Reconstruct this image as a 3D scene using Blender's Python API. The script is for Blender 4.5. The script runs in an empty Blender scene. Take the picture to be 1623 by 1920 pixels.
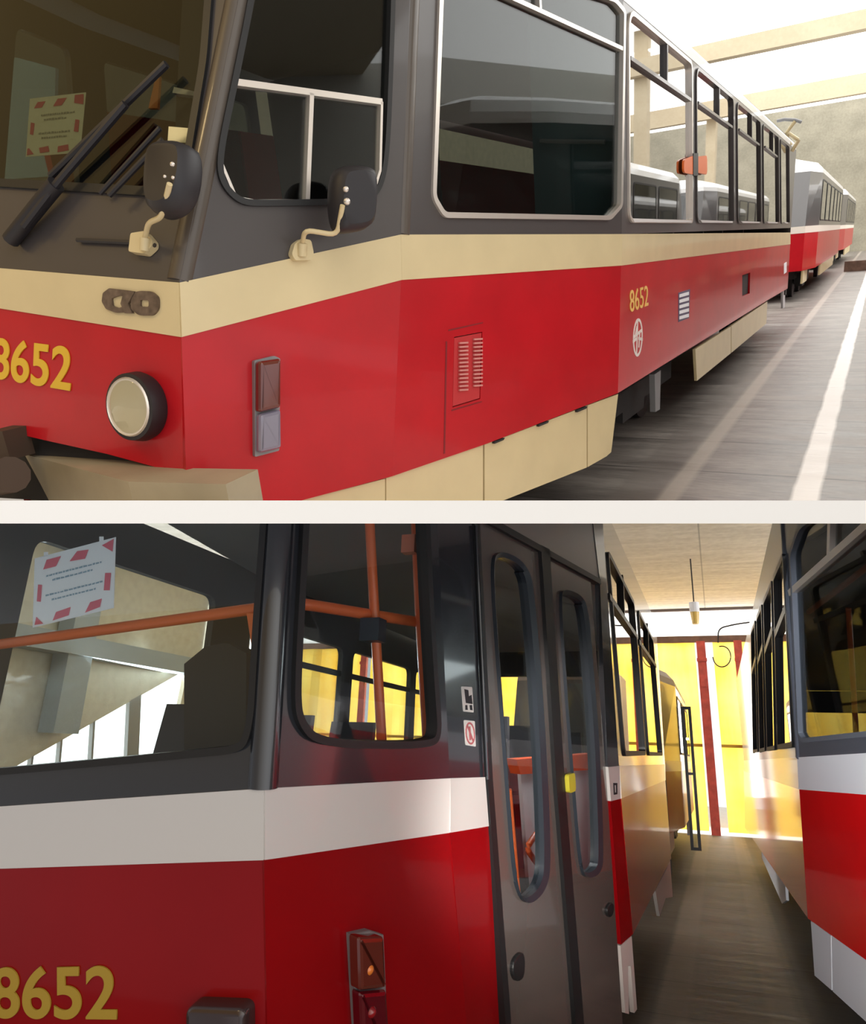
import bpy, bmesh, math, random
from mathutils import Vector, Matrix
from mathutils.geometry import tessellate_polygon
random.seed(7)
SC = bpy.context.scene
COL = SC.collection

# ------------------------------------------------------------------ camera, world, exposure
F, CX, CY = 1350.0, 811.5, 960.0            # focal length and centre for the 1623 x 1920 frame
CAM = Vector((0, 0, 6.0))                    # the camera looks level along +Y, at the height of the deck between both halls
cd = bpy.data.cameras.new('camera'); cam = bpy.data.objects.new('camera', cd); COL.objects.link(cam)
cam.location = CAM; cam.rotation_euler = (math.pi/2, 0, 0)
cd.sensor_fit = 'HORIZONTAL'; cd.sensor_width = 36; cd.lens = 36*F/1623; cd.clip_start = .05; cd.clip_end = 300
SC.camera = cam
SC.view_settings.view_transform = 'Standard'; SC.view_settings.look = 'None'
SC.view_settings.gamma = 1; SC.view_settings.use_curve_mapping = False
SC.view_settings.exposure = 0.0

W = bpy.data.worlds.new('world'); SC.world = W; W.use_nodes = True
nt = W.node_tree; nt.nodes.clear()
wo = nt.nodes.new('ShaderNodeOutputWorld'); wb = nt.nodes.new('ShaderNodeBackground')
tc = nt.nodes.new('ShaderNodeTexCoord'); sx = nt.nodes.new('ShaderNodeSeparateXYZ')
nt.links.new(tc.outputs['Generated'], sx.inputs[0])
def wstep(o, a, b_):
    n = nt.nodes.new('ShaderNodeMapRange'); n.inputs['From Min'].default_value = a; n.inputs['From Max'].default_value = b_; nt.links.new(o, n.inputs[0]); return n.outputs[0]
def wmix(f, a, b_):
    n = nt.nodes.new('ShaderNodeMix'); n.data_type = 'RGBA'; nt.links.new(f, n.inputs[0])
    for k_, v in ((6, a), (7, b_)):
        if isinstance(v, tuple): n.inputs[k_].default_value = (*v, 1)
        else: nt.links.new(v, n.inputs[k_])
    return n.outputs[2]
# warm dim light from the left of the upper hall, bright daylight from its right, cooler dimmer light below
upper = wmix(wstep(sx.outputs['X'], -.7, .6), (.44, .29, .11), (2.0, 1.95, 1.85))
lower = wmix(wstep(sx.outputs['X'], -.6, .5), (.32, .33, .35), (1.25, 1.26, 1.3))
nt.links.new(wmix(wstep(sx.outputs['Z'], -.12, .18), lower, upper), wb.inputs[0])
wb.inputs[1].default_value = 1.0
nt.links.new(wb.outputs[0], wo.inputs[0])

# ------------------------------------------------------------------ the two halls
def nrm(v): v = Vector(v); v.normalize(); return v
class Hall:
    """Frame of one hall: X across the aisle, Y along the tracks, Z up; origin at the observer's eye."""
    def __init__(s, vp, a, eye, sign):
        d = Vector((vp[0]-CX, vp[1]-CY, F)); vz = -(d.y+d.x*a)/F
        v = nrm((a, 1, vz)); d.normalize(); x = v.cross(d)
        s.R = Matrix((x, d, -v)); s.eye = eye; s.sign = sign
        toW = Matrix(((1, 0, 0), (0, 0, 1), (0, -1, 0)))
        s.M = Matrix.Translation(CAM) @ (toW @ s.R.transposed()).to_4x4()
        s.cutn = s.R @ Vector((0, 1, 0))       # pointing down in the world
        s.fl = -eye
    def ray(s, x, y): return s.R @ Vector((x-CX, y-CY, F))
    def onz(s, x, y, z): r = s.ray(x, y); return r*(z/r.z)
    def ony(s, x, y, Y): r = s.ray(x, y); return r*(Y/r.y)
    def onx(s, x, y, X): r = s.ray(x, y); return r*(X/r.x)
A = Hall((1653, 421), .09, 1.45, 1)
B = Hall((1345, 1430), -.0368, 1.56, -1)
D0 = 1.30; T = 43.0/F*D0/2                   # near edge of the deck and half its thickness

class Pl:
    def __init__(s, h, o, n, flip=True):
        s.h = h; s.o = Vector(o); s.n = nrm(n)
        if flip and s.n.dot(-s.o) < 0: s.n = -s.n
        s.u = Vector((0, 0, 1)).cross(s.n)
        s.u = nrm(s.u) if s.u.length > 1e-4 else Vector((1, 0, 0))
        s.v = s.n.cross(s.u)
    @staticmethod
    def tri(h, a, b, c): return Pl(h, a, (Vector(b)-Vector(a)).cross(Vector(c)-Vector(a)))
    def p(s, x, y, d=0.0):
        o = s.o + s.n*d; r = s.h.ray(x, y); return r*(s.n.dot(o)/s.n.dot(r))
    def uv3(s, q): q = Vector(q)-s.o; return Vector((q.dot(s.u), q.dot(s.v)))
    def uv(s, x, y): return s.uv3(s.p(x, y))
    def at(s, w, d=0.0): return s.o+s.u*w[0]+s.v*w[1]+s.n*d
    def loop(s, pts, d=0.0): return [s.uv3(s.p(*q, d)) for q in pts]

# ------------------------------------------------------------------ materials
MATS = {}
def mat(name, col, rough=.5, metal=0.0, coat=0.0, spec=.5, noise=0.0, nscale=6.0, emit=0.0, ecol=None):
    if name in MATS: return MATS[name]
    m = bpy.data.materials.new(name); m.use_nodes = True; MATS[name] = m
    t = m.node_tree; b = t.nodes['Principled BSDF']
    b.inputs['Base Color'].default_value = (*col, 1); b.inputs['Roughness'].default_value = rough
    b.inputs['Metallic'].default_value = metal; b.inputs['Coat Weight'].default_value = coat
    b.inputs['Coat Roughness'].default_value = .06; b.inputs['Specular IOR Level'].default_value = spec
    if noise:
        c = t.nodes.new('ShaderNodeTexCoord'); n = t.nodes.new('ShaderNodeTexNoise'); r = t.nodes.new('ShaderNodeValToRGB')
        n.inputs['Scale'].default_value = nscale; n.inputs['Detail'].default_value = 6
        t.links.new(c.outputs['Object'], n.inputs['Vector']); t.links.new(n.outputs['Fac'], r.inputs[0])
        r.color_ramp.elements[0].position = .3; r.color_ramp.elements[1].position = .7
        r.color_ramp.elements[0].color = (*[k*(1-noise) for k in col], 1)
        r.color_ramp.elements[1].color = (*[min(1, k*(1+noise)) for k in col], 1)
        t.links.new(r.outputs[0], b.inputs['Base Color'])
    if emit:
        b.inputs['Emission Color'].default_value = (*(ecol or col), 1); b.inputs['Emission Strength'].default_value = emit
    return m
def glass(name, tint, ior=1.5, boost=1.0):
    if name in MATS: return MATS[name]
    m = bpy.data.materials.new(name); m.use_nodes = True; MATS[name] = m
    t = m.node_tree; t.nodes.clear(); o = t.nodes.new('ShaderNodeOutputMaterial')
    tr = t.nodes.new('ShaderNodeBsdfTransparent'); gl = t.nodes.new('ShaderNodeBsdfGlossy'); mx = t.nodes.new('ShaderNodeMixShader')
    fr = t.nodes.new('ShaderNodeFresnel'); ml = t.nodes.new('ShaderNodeMath'); ml.operation = 'MULTIPLY'; ml.use_clamp = True
    ge = t.nodes.new('ShaderNodeNewGeometry'); io = t.nodes.new('ShaderNodeMix'); io.data_type = 'FLOAT'
    io.inputs[2].default_value = ior; io.inputs[3].default_value = 1/ior; t.links.new(ge.outputs['Backfacing'], io.inputs[0]); t.links.new(io.outputs[0], fr.inputs['IOR'])
    ml.inputs[1].default_value = boost
    tr.inputs[0].default_value = (*tint, 1); gl.inputs['Roughness'].default_value = .015
    t.links.new(fr.outputs[0], ml.inputs[0]); t.links.new(ml.outputs[0], mx.inputs[0])
    t.links.new(tr.outputs[0], mx.inputs[1]); t.links.new(gl.outputs[0], mx.inputs[2]); t.links.new(mx.outputs[0], o.inputs[0])
    return m
def emis(name, col, s):
    if name in MATS: return MATS[name]
    m = bpy.data.materials.new(name); m.use_nodes = True; MATS[name] = m
    t = m.node_tree; t.nodes.clear(); o = t.nodes.new('ShaderNodeOutputMaterial'); e = t.nodes.new('ShaderNodeEmission')
    e.inputs[0].default_value = (*col, 1); e.inputs[1].default_value = s; t.links.new(e.outputs[0], o.inputs[0]); return m

redA = mat('red_paint', (.47, .008, .015), .34, coat=.2, spec=.3, noise=.10, nscale=3)
creamA = mat('cream_paint', (.65, .535, .31), .42, coat=.2, noise=.05, nscale=4)
darkA = mat('graphite_paint', (.060, .052, .052), .38, coat=.35)
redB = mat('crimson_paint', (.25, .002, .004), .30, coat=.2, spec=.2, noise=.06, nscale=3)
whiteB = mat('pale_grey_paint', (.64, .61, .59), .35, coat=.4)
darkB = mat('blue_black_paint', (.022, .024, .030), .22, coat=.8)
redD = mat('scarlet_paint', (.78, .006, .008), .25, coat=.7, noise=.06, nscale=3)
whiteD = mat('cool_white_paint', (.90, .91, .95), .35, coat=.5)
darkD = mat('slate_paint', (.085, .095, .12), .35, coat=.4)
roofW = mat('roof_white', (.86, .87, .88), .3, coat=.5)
rubber = mat('black_rubber', (.012, .012, .013), .45)
black = mat('black_plastic', (.016, .014, .018), .5)
silver = mat('brushed_aluminium', (.78, .72, .66), .32, metal=.7)
yel = mat('yellow_lettering', (.72, .45, .03), .5)
orange = mat('orange_tube', (.90, .17, .05), .35, coat=.3)
orangeL = mat('orange_lens', (.75, .20, .03), .2, coat=.5)
brownL = mat('amber_brown_lens', (.12, .02, .012), .15, coat=.8)
redL = mat('red_lens', (.25, .004, .008), .12, coat=1)
clearL = mat('frosted_clear_lens', (.20, .19, .26), .12, coat=1)
under = mat('underframe_dark', (.018, .016, .017), .7)
greyM = mat('grey_metal', (.25, .25, .26), .5, metal=.3)
whitep = mat('white_paper', (.88, .88, .92), .7)
creamp = mat('yellowed_paper', (.80, .70, .38), .7)
redp = mat('red_print', (.62, .05, .07), .7)
bluep = mat('blue_grey_print', (.28, .40, .50), .7)
greyp = mat('olive_print', (.30, .28, .16), .7)
intD = mat('interior_dark', (.045, .042, .042), .7)
intG = mat('interior_grey', (.34, .34, .33), .7)
intM = mat('interior_mid_grey', (.12, .12, .115), .7)
teal = mat('teal_panel', (.10, .17, .165), .5)
seatM = mat('seat_vinyl', (.05, .05, .06), .55)
gA = glass('tinted_glass', (.62, .66, .66), 1.52, 1.0)
gS = glass('side_glass', (.55, .58, .58), 2.0, 2.2)
gB = glass('clear_glass', (.90, .93, .93), 1.45, 1.0)
gD = glass('smoked_glass', (.45, .48, .48), 1.5, 1.0)

# ------------------------------------------------------------------ mesh helpers (coordinates in hall frame, eye at the origin)
BASE = {}
def setp(o, label=None, cat=None, group=None, kind=None):
    if label: o['label'] = label
    if cat: o['category'] = cat
    if group: o['group'] = group
    if kind: o['kind'] = kind
    return o
def thing(h, name, base, label, cat, group=None):
    o = bpy.data.objects.new(name, None); COL.objects.link(o); o.empty_display_size = .3
    o.matrix_world = h.M @ Matrix.Translation(base); BASE[o.name] = (h, Vector(base)); return setp(o, label, cat, group)
def mk(name, bm, m, parent=None, h=None, base=(0, 0, 0), label=None, cat=None, group=None, kind=None, smooth=False, cut=True):
    if parent is not None: h, base = BASE[parent.name]
    base = Vector(base)
    if cut:
        n = h.cutn; co = n*(-h.sign*(T+.0015))
        bmesh.ops.bisect_plane(bm, geom=bm.verts[:]+bm.edges[:]+bm.faces[:], dist=1e-5, plane_co=co, plane_no=n,
                               clear_outer=(h.sign > 0), clear_inner=(h.sign < 0))
    if not bm.faces: bm.free(); return None
    bmesh.ops.recalc_face_normals(bm, faces=bm.faces[:])
    for v in bm.verts: v.co = v.co-base
    me = bpy.data.meshes.new(name); bm.to_mesh(me); bm.free()
    for k in (m if isinstance(m, (list, tuple)) else [m]): me.materials.append(k)
    if smooth:
        for p in me.polygons: p.use_smooth = True
        try: me.set_sharp_from_angle(angle=math.radians(40))
        except Exception: pass
    o = bpy.data.objects.new(name, me); COL.objects.link(o)
    if parent is not None: o.parent = parent
    else: o.matrix_world = h.M @ Matrix.Translation(base)
    BASE[o.name] = (h, base)
    return setp(o, label, cat, group, kind)
def nb(): return bmesh.new()
def panel(bm, pl, outer, holes=(), d0=0.0, d1=-.03, mi=0):
    """Plate with holes in a plane: outer and holes are lists of plane coordinates."""
    loops = [list(outer)]+[list(q) for q in holes]
    flat = [q for L in loops for q in L]
    tris = tessellate_polygon([[Vector((q[0], q[1], 0)) for q in L] for L in loops])
    f = [bm.verts.new(pl.at(q, d0)) for q in flat]; b = [bm.verts.new(pl.at(q, d1)) for q in flat]
    for t in tris:
        for V in (f, b):
            try: bm.faces.new([V[i] for i in t]).material_index = mi
            except ValueError: pass
    k = 0
    for L in loops:
        c = len(L)
        for i in range(c):
            j = (i+1) % c
            try: bm.faces.new((f[k+i], f[k+j], b[k+j], b[k+i])).material_index = mi
            except ValueError: pass
        k += c
    return bm
def area2(L): return sum(L[i][0]*L[(i+1) % len(L)][1]-L[(i+1) % len(L)][0]*L[i][1] for i in range(len(L)))/2
def inset(L, w):
    """Offset a closed loop inward by w."""
    n = len(L); s = 1 if area2(L) > 0 else -1; out = []
    for i in range(n):
        a, b, c = Vector(L[i-1][:2]), Vector(L[i][:2]), Vector(L[(i+1) % n][:2])
        e1 = b-a; e2 = c-b
        if e1.length < 1e-9 or e2.length < 1e-9: out.append(b); continue
        e1.normalize(); e2.normalize()
        n1 = Vector((-e1.y, e1.x))*s; n2 = Vector((-e2.y, e2.x))*s
        m = n1+n2; l = m.length
        if l < 1e-6: out.append(b); continue
        m /= l; k = max(.5, m.dot(n1)); out.append(b+m*(w/k))
    return out
def ring(bm, pl, L, w, d0, d1, mi=0):
    I = inset(L, w); n = len(L)
    V = [[bm.verts.new(pl.at(q, d)) for q in X] for X, d in ((L, d0), (I, d0), (I, d1), (L, d1))]
    for i in range(n):
        j = (i+1) % n
        for k in range(4):
            a, b = V[k], V[(k+1) % 4]
            bm.faces.new((a[i], a[j], b[j], b[i])).material_index = mi
    return I
def chaikin(L, k=2):
    for _ in range(k):
        o = []
        for i in range(len(L)):
            a, b = Vector(L[i]), Vector(L[(i+1) % len(L)])
            o += [a*.75+b*.25, a*.25+b*.75]
        L = o
    return L
def rnd(L, r, n=5):
    """Round the corners of a loop with radius r (or list of radii)."""
    o = []; N = len(L)
    for i in range(N):
        a, b, c = Vector(L[i-1]), Vector(L[i]), Vector(L[(i+1) % N])
        rr = r[i] if isinstance(r, (list, tuple)) else r
        if rr <= 0: o.append(b); continue
        l1 = min(rr, (a-b).length*.48); l2 = min(rr, (c-b).length*.48)
        p, q = b+(a-b).normalized()*l1, b+(c-b).normalized()*l2
        for k in range(n+1):
            t = k/n; o.append(p*(1-t)**2+b*2*t*(1-t)+q*t*t)
    return o
def quad(bm, pts, mi=0): return bm.faces.new([bm.verts.new(Vector(q)) for q in pts])
def prism(bm, pts, off, mi=0):
    """Closed prism from a polygon of 3-D points moved by off."""
    a = [bm.verts.new(Vector(q)) for q in pts]; b = [bm.verts.new(Vector(q)+Vector(off)) for q in pts]; n = len(a)
    fs = [bm.faces.new(a), bm.faces.new(b[::-1])]+[bm.faces.new((a[i], a[(i+1) % n], b[(i+1) % n], b[i])) for i in range(n)]
    for f in fs: f.material_index = mi
    return bm
def box(bm, lo, hi, mi=0):
    (x0, y0, z0), (x1, y1, z1) = lo, hi
    return prism(bm, [(x0, y0, z0), (x1, y0, z0), (x1, y1, z0), (x0, y1, z0)], (0, 0, z1-z0), mi)
def tube(bm, pts, r, seg=10, mi=0, caps=True):
    pts = [Vector(q) for q in pts]; rings = []
    rs = r if isinstance(r, (list, tuple)) else [r]*len(pts)
    for i, q in enumerate(pts):
        d = (pts[min(i+1, len(pts)-1)]-pts[max(i-1, 0)]).normalized()
        a = d.cross(Vector((0, 0, 1)))
        if a.length < .1: a = d.cross(Vector((1, 0, 0)))
        a.normalize(); b = d.cross(a)
        rings.append([bm.verts.new(q+(a*math.cos(2*math.pi*k/seg)+b*math.sin(2*math.pi*k/seg))*rs[i]) for k in range(seg)])
    for i in range(len(rings)-1):
        for k in range(seg):
            bm.faces.new((rings[i][k], rings[i][(k+1) % seg], rings[i+1][(k+1) % seg], rings[i+1][k])).material_index = mi
    if caps: bm.faces.new(rings[0][::-1]).material_index = mi; bm.faces.new(rings[-1]).material_index = mi
    return bm
def bend(pts, r=.05, n=4):
    pts = [Vector(q) for q in pts]; o = [pts[0]]
    for i in range(1, len(pts)-1):
        a, b, c = pts[i-1], pts[i], pts[i+1]
        l = min(r, (a-b).length*.45, (c-b).length*.45)
        p, q = b+(a-b).normalized()*l, b+(c-b).normalized()*l
        for k in range(n+1):
            t = k/n; o.append(p*(1-t)**2+b*2*t*(1-t)+q*t*t)
    return o+[pts[-1]]
def lathe(bm, pl, c, prof, seg=28, sx=1.0, sy=1.0, mi=0):
    """Turned shape about the plane's normal at c: prof is (radius, offset) pairs."""
    R = []
    for r, d in prof:
        R.append([bm.verts.new(pl.at((c[0]+math.cos(2*math.pi*k/seg)*r*sx, c[1]+math.sin(2*math.pi*k/seg)*r*sy), d)) for k in range(seg)])
    for i in range(len(R)-1):
        for k in range(seg):
            bm.faces.new((R[i][k], R[i][(k+1) % seg], R[i+1][(k+1) % seg], R[i+1][k])).material_index = mi
    bm.faces.new(R[0]); bm.faces.new(R[-1])
    return bm
def text(pl, s, bl, br, tl, m, parent, name, bold=.02, d=.003, label=None):
    c = bpy.data.curves.new('t', 'FONT'); c.body = s; c.extrude = .02; c.offset = bold; c.space_character = 1.02
    o = bpy.data.objects.new('t', c); COL.objects.link(o)
    dg = bpy.context.evaluated_depsgraph_get(); me = bpy.data.meshes.new_from_object(o.evaluated_get(dg))
    xs = [v.co.x for v in me.vertices]; ys = [v.co.y for v in me.vertices]
    x0, x1, y0, y1 = min(xs), max(xs), min(ys), max(ys)
    O, U, V = pl.p(*bl), pl.p(*br), pl.p(*tl)
    bm = nb(); bm.from_mesh(me)
    for v in bm.verts:
        a, b, k = (v.co.x-x0)/(x1-x0), (v.co.y-y0)/(y1-y0), v.co.z
        v.co = O+(U-O)*a+(V-O)*b+pl.n*(d+(.002 if k > 0 else -.002))
    bpy.data.objects.remove(o); bpy.data.curves.remove(c); bpy.data.meshes.remove(me)
    return mk(name, bm, m, parent, label=label)
def window(parent, pl, L, fw, fm, gm, out=.012, name='side_window', bars=(), barm=None, deep=-.03, glassd=-.012):
    """Window part (its gasket) with a pane and bars as sub-parts. L is the loop in plane coordinates."""
    bm = nb(); I = ring(bm, pl, L, fw, out, deep)
    w = mk(name, bm, fm, parent, smooth=True)
    if w is None: return None
    bm = nb(); panel(bm, pl, inset(I, -.004), (), glassd, glassd-.005); mk('pane', bm, gm, w)
    for a, b, r in bars:
        bm = nb(); e = (Vector(b)-Vector(a)); nn = Vector((-e.y, e.x)).normalized()*r
        a, b = Vector(a), Vector(b)
        panel(bm, pl, [a-nn, b-nn, b+nn, a+nn], (), out*.9, deep*.7); mk('window_bar', bm, barm or fm, w)
    return w
def pad(bm, pl, L, d0, d1, r=.006):
    """Raised pad with a rounded rim."""
    n = len(L); V = [[bm.verts.new(pl.at(q, d)) for q in X] for X, d in ((L, d0), (L, d1-r), (inset(L, r*.4), d1-r*.3), (inset(L, r*1.2), d1))]
    for i in range(3):
        for j in range(n): bm.faces.new((V[i][j], V[i][(j+1) % n], V[i+1][(j+1) % n], V[i+1][j]))
    bm.faces.new(V[3]); bm.faces.new(V[0]); return bm
def dirplane(h, o, n, u):
    pl = Pl(h, o, n, flip=False); pl.u = nrm(u); pl.v = pl.n.cross(pl.u); return pl

# ------------------------------------------------------------------ daylight, depot lamp and added fill lights
def area(name, h, loc, target, sx_, sy_, power, col=(1, 1, 1)):
    l = bpy.data.lights.new(name, 'AREA'); l.shape = 'RECTANGLE'; l.size = sx_; l.size_y = sy_; l.energy = power; l.color = col
    o = bpy.data.objects.new(name, l); COL.objects.link(o)
    p = h.M @ Vector(loc); q = h.M @ Vector(target)
    o.location = p; o.rotation_euler = (q-p).to_track_quat('-Z', 'Y').to_euler(); return o
area('daylight_beyond_gates', B, (-3.0, 20.8, 2.4), (-3.0, 10, .6), 14, 6, 1500, (1, .97, .92))
def spot(name, h, loc, target, ang, power, col=(1, 1, 1)):
    l = bpy.data.lights.new(name, 'SPOT'); l.energy = power; l.color = col; l.spot_size = math.radians(ang); l.spot_blend = .6; l.shadow_soft_size = .12
    o = bpy.data.objects.new(name, l); COL.objects.link(o); p = h.M @ Vector(loc); q = h.M @ Vector(target)
    o.location = p; o.rotation_euler = (q-p).to_track_quat('-Z', 'Y').to_euler()
spot('added_tram_fill', B, (-.22, .3, -.06), (.62, 3.7, -.12), 38, 800, (.95, .97, 1))  # added fill spot beside the camera, brightens the right-hand tram
spot('door_lamp', B, (.12, .45, -.06), (-.62, 3.3, -.25), 30, 420, (1, .96, .9))  # added fill spot beside the camera, brightens the folding door
area('ceiling_fill_right', B, (8.4, 13, 1.6), (2, 13, 3.4), 9, 1.2, 600, (.96, .98, 1))  # added fill light, lifts the lower ceiling from the right
area('ceiling_fill_left', B, (-11.6, 12, 1.2), (-5, 13, 3.0), 9, 1.2, 600, (.96, .98, 1))  # the same added ceiling fill from the left side
area('warm_depot_lamp', A, (-4.2, -1.2, 4.2), (-2.8, 1.8, -.2), 1.2, .5, 45, (1, .72, .34))

# ------------------------------------------------------------------ node materials of the floors, ceiling, gate
def nodemat(name):
    m = bpy.data.materials.new(name); m.use_nodes = True; MATS[name] = m; t = m.node_tree
    return m, t, t.nodes['Principled BSDF']
def N(t, ty, **k):
    n = t.nodes.new(ty)
    for a, v in k.items(): setattr(n, a, v)
    return n
def math_(t, op, a, b=None, c=None):
    n = N(t, 'ShaderNodeMath', operation=op)
    for i, v in enumerate((a, b, c)):
        if v is None: continue
        if isinstance(v, (int, float)): n.inputs[i].default_value = v
        else: t.links.new(v, n.inputs[i])
    return n.outputs[0]
def mix_(t, f, a, b):
    n = N(t, 'ShaderNodeMix', data_type='RGBA')
    for s, v in ((n.inputs[0], f), (n.inputs[6], a), (n.inputs[7], b)):
        if isinstance(v, tuple): s.default_value = (*v, 1)
        elif isinstance(v, (int, float)): s.default_value = v
        else: t.links.new(v, s)
    return n.outputs[2]
def noise_(t, vec, scale, detail=5, stretch=None):
    n = N(t, 'ShaderNodeTexNoise'); n.inputs['Scale'].default_value = scale; n.inputs['Detail'].default_value = detail
    if stretch:
        mp = N(t, 'ShaderNodeMapping'); mp.inputs['Scale'].default_value = stretch; t.links.new(vec, mp.inputs[0]); vec = mp.outputs[0]
    t.links.new(vec, n.inputs['Vector']); return n.outputs['Fac']
def step_(t, v, a, b):
    n = N(t, 'ShaderNodeMapRange'); n.inputs['From Min'].default_value = a; n.inputs['From Max'].default_value = b; t.links.new(v, n.inputs[0]); return n.outputs[0]
def band_(t, x, a, b, soft=.02):
    return math_(t, 'MULTIPLY', step_(t, x, a-soft, a+soft), math_(t, 'SUBTRACT', 1, step_(t, x, b-soft, b+soft)))
def floor_mat(name, base, dark, strips, rough, line=None, ribs=7.0):
    m, t, b = nodemat(name); c = N(t, 'ShaderNodeTexCoord'); s = N(t, 'ShaderNodeSeparateXYZ')
    t.links.new(c.outputs['Object'], s.inputs[0]); v = c.outputs['Object']; x, y = s.outputs[0], s.outputs[1]
    n1 = noise_(t, v, 1.0, 6, (1.2, ribs, 1)); n2 = noise_(t, v, 2.2, 8); n3 = noise_(t, v, 30, 3, (.35, 1.6, 1))
    k = math_(t, 'ADD', math_(t, 'MULTIPLY', n1, .5), math_(t, 'ADD', math_(t, 'MULTIPLY', n2, .25), math_(t, 'MULTIPLY', n3, .25)))
    colr = mix_(t, step_(t, k, .40, .60), dark, base)
    seam = math_(t, 'LESS_THAN', math_(t, 'FRACT', math_(t, 'MULTIPLY', y, 1.24)), .03)
    colr = mix_(t, math_(t, 'MULTIPLY', seam, .7), colr, tuple(q*.35 for q in dark))
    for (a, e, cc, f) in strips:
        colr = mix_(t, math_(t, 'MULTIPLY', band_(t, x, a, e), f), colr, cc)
    if line:
        a, e, cc = line; wear = step_(t, math_(t, 'ADD', n1, math_(t, 'MULTIPLY', n3, .6)), .35, .62)
        colr = mix_(t, math_(t, 'MULTIPLY', band_(t, math_(t, 'ADD', x, math_(t, 'MULTIPLY', math_(t, 'SUBTRACT', n2, .5), .03)), a, e, .012), wear), colr, cc)
    t.links.new(colr, b.inputs['Base Color'])
    t.links.new(math_(t, 'ADD', math_(t, 'MULTIPLY', n1, .35), rough), b.inputs['Roughness'])
    bp = N(t, 'ShaderNodeBump'); bp.inputs['Strength'].default_value = .35; bp.inputs['Distance'].default_value = .02
    t.links.new(k, bp.inputs['Height']); t.links.new(bp.outputs[0], b.inputs['Normal'])
    return m
floorA = floor_mat('worn_timber_and_concrete', (.30, .27, .245), (.13, .115, .105),
                   [(-1.02, -.90, (.42, .37, .32), .75), (-1.30, -1.02, (.17, .145, .13), .6), (.15, 3, (.30, .25, .22), .35)], .22, (-.305, -.165, (.92, .90, .86)))
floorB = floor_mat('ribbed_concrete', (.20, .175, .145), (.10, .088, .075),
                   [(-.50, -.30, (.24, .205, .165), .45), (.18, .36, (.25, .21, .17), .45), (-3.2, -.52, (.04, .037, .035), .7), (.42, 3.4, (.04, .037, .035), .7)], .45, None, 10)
def ceil_mat(name, a, b_, seams=True):
    m, t, b = nodemat(name); c = N(t, 'ShaderNodeTexCoord'); s = N(t, 'ShaderNodeSeparateXYZ')
    t.links.new(c.outputs['Object'], s.inputs[0]); v = c.outputs['Object']
    n1 = noise_(t, v, 1.0, 7, (.8, 7, 1)); n2 = noise_(t, v, 9, 6)
    k = math_(t, 'ADD', math_(t, 'MULTIPLY', n1, .6), math_(t, 'MULTIPLY', n2, .4))
    col = mix_(t, step_(t, k, .38, .62), b_, a)
    if seams:
        e = math_(t, 'LESS_THAN', math_(t, 'FRACT', math_(t, 'MULTIPLY', s.outputs[0], .4)), .01)
        col = mix_(t, math_(t, 'MULTIPLY', e, .6), col, tuple(q*.4 for q in b_))
    t.links.new(col, b.inputs['Base Color']); b.inputs['Roughness'].default_value = .9
    return m
ceilB = ceil_mat('board_marked_concrete', (.74, .70, .62), (.58, .54, .47))
beamA = ceil_mat('cream_concrete', (.62, .53, .38), (.55, .46, .32), False)
wallA = ceil_mat('grey_plaster', (.40, .37, .29), (.29, .27, .21), False)
plainw = mat('lime_washed_wall', (.72, .70, .64), .9, noise=.06)
deckm = mat('divider_white', (.985, .985, .985), .7)
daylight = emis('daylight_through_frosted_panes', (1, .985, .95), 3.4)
def gate_mat():
    m, t, b = nodemat('yellow_translucent_sheet'); o = t.nodes['Material Output']
    c = N(t, 'ShaderNodeTexCoord'); v = c.outputs['Object']
    n1 = noise_(t, v, 1.0, 5, (2.2, 1, .35)); n2 = noise_(t, v, 1.0, 3, (.2, 1, 1.1))
    col = mix_(t, step_(t, math_(t, 'ADD', math_(t, 'MULTIPLY', n1, .6), math_(t, 'MULTIPLY', n2, .4)), .38, .62), (.90, .62, .09), (.97, .82, .25))
    t.links.new(col, b.inputs['Base Color']); b.inputs['Roughness'].default_value = .7
    tr = N(t, 'ShaderNodeBsdfTranslucent'); t.links.new(col, tr.inputs[0])
    mx = N(t, 'ShaderNodeMixShader'); mx.inputs[0].default_value = .6
    t.links.new(b.outputs[0], mx.inputs[1]); t.links.new(tr.outputs[0], mx.inputs[2]); t.links.new(mx.outputs[0], o.inputs[0])
    return m
gateY = gate_mat()
def frost_mat():
    m = bpy.data.materials.new('frosted_white_glazing'); m.use_nodes = True; t = m.node_tree; t.nodes.clear()
    o = N(t, 'ShaderNodeOutputMaterial'); tr = N(t, 'ShaderNodeBsdfTranslucent'); tr.inputs[0].default_value = (.97, .97, .96, 1)
    t.links.new(tr.outputs[0], o.inputs[0]); return m
frost = frost_mat()

# ------------------------------------------------------------------ setting: an added deck standing in for the white divider between the halls
class WorldHall: M = Matrix.Translation(CAM); sign = 0; cutn = Vector((0, 0, -1))
WH = WorldHall()
bm = nb(); box(bm, (-30, D0, -T), (30, 60, T)); mk('divider_slab', bm, deckm, h=WH, cut=False, kind='structure')

# upper hall
bm = nb(); quad(bm, [(-9, 3, A.fl), (20, 3, A.fl), (20, 55, A.fl), (-9, 55, A.fl)]); mk('floor', bm, floorA, h=A, kind='structure')
EY = 55.0
bm = nb(); box(bm, (-9, EY, A.fl), (20, EY+.3, 9)); mk('wall_far', bm, wallA, h=A, kind='structure')
def beam(y0, y1, x, zb, depth=.5):
    """Transverse roof beam whose lower edge lies at height zb, measured where the photograph shows it."""
    p = A.onz(x, y1, zb); zt = A.ony(x, y0, p.y).z
    b_ = nb(); box(b_, (-9, p.y, zb), (20, p.y+depth, zt)); mk('ceiling_beam', b_, beamA, h=A, kind='structure'); return p.y, zt
ZB = 6.0
yb3, zt3 = beam(214, 248, 1560, ZB); yb2, zt2 = beam(146, 184, 1560, ZB); yb1, zt1 = beam(30, 66, 1560, ZB)
k = 0
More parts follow.
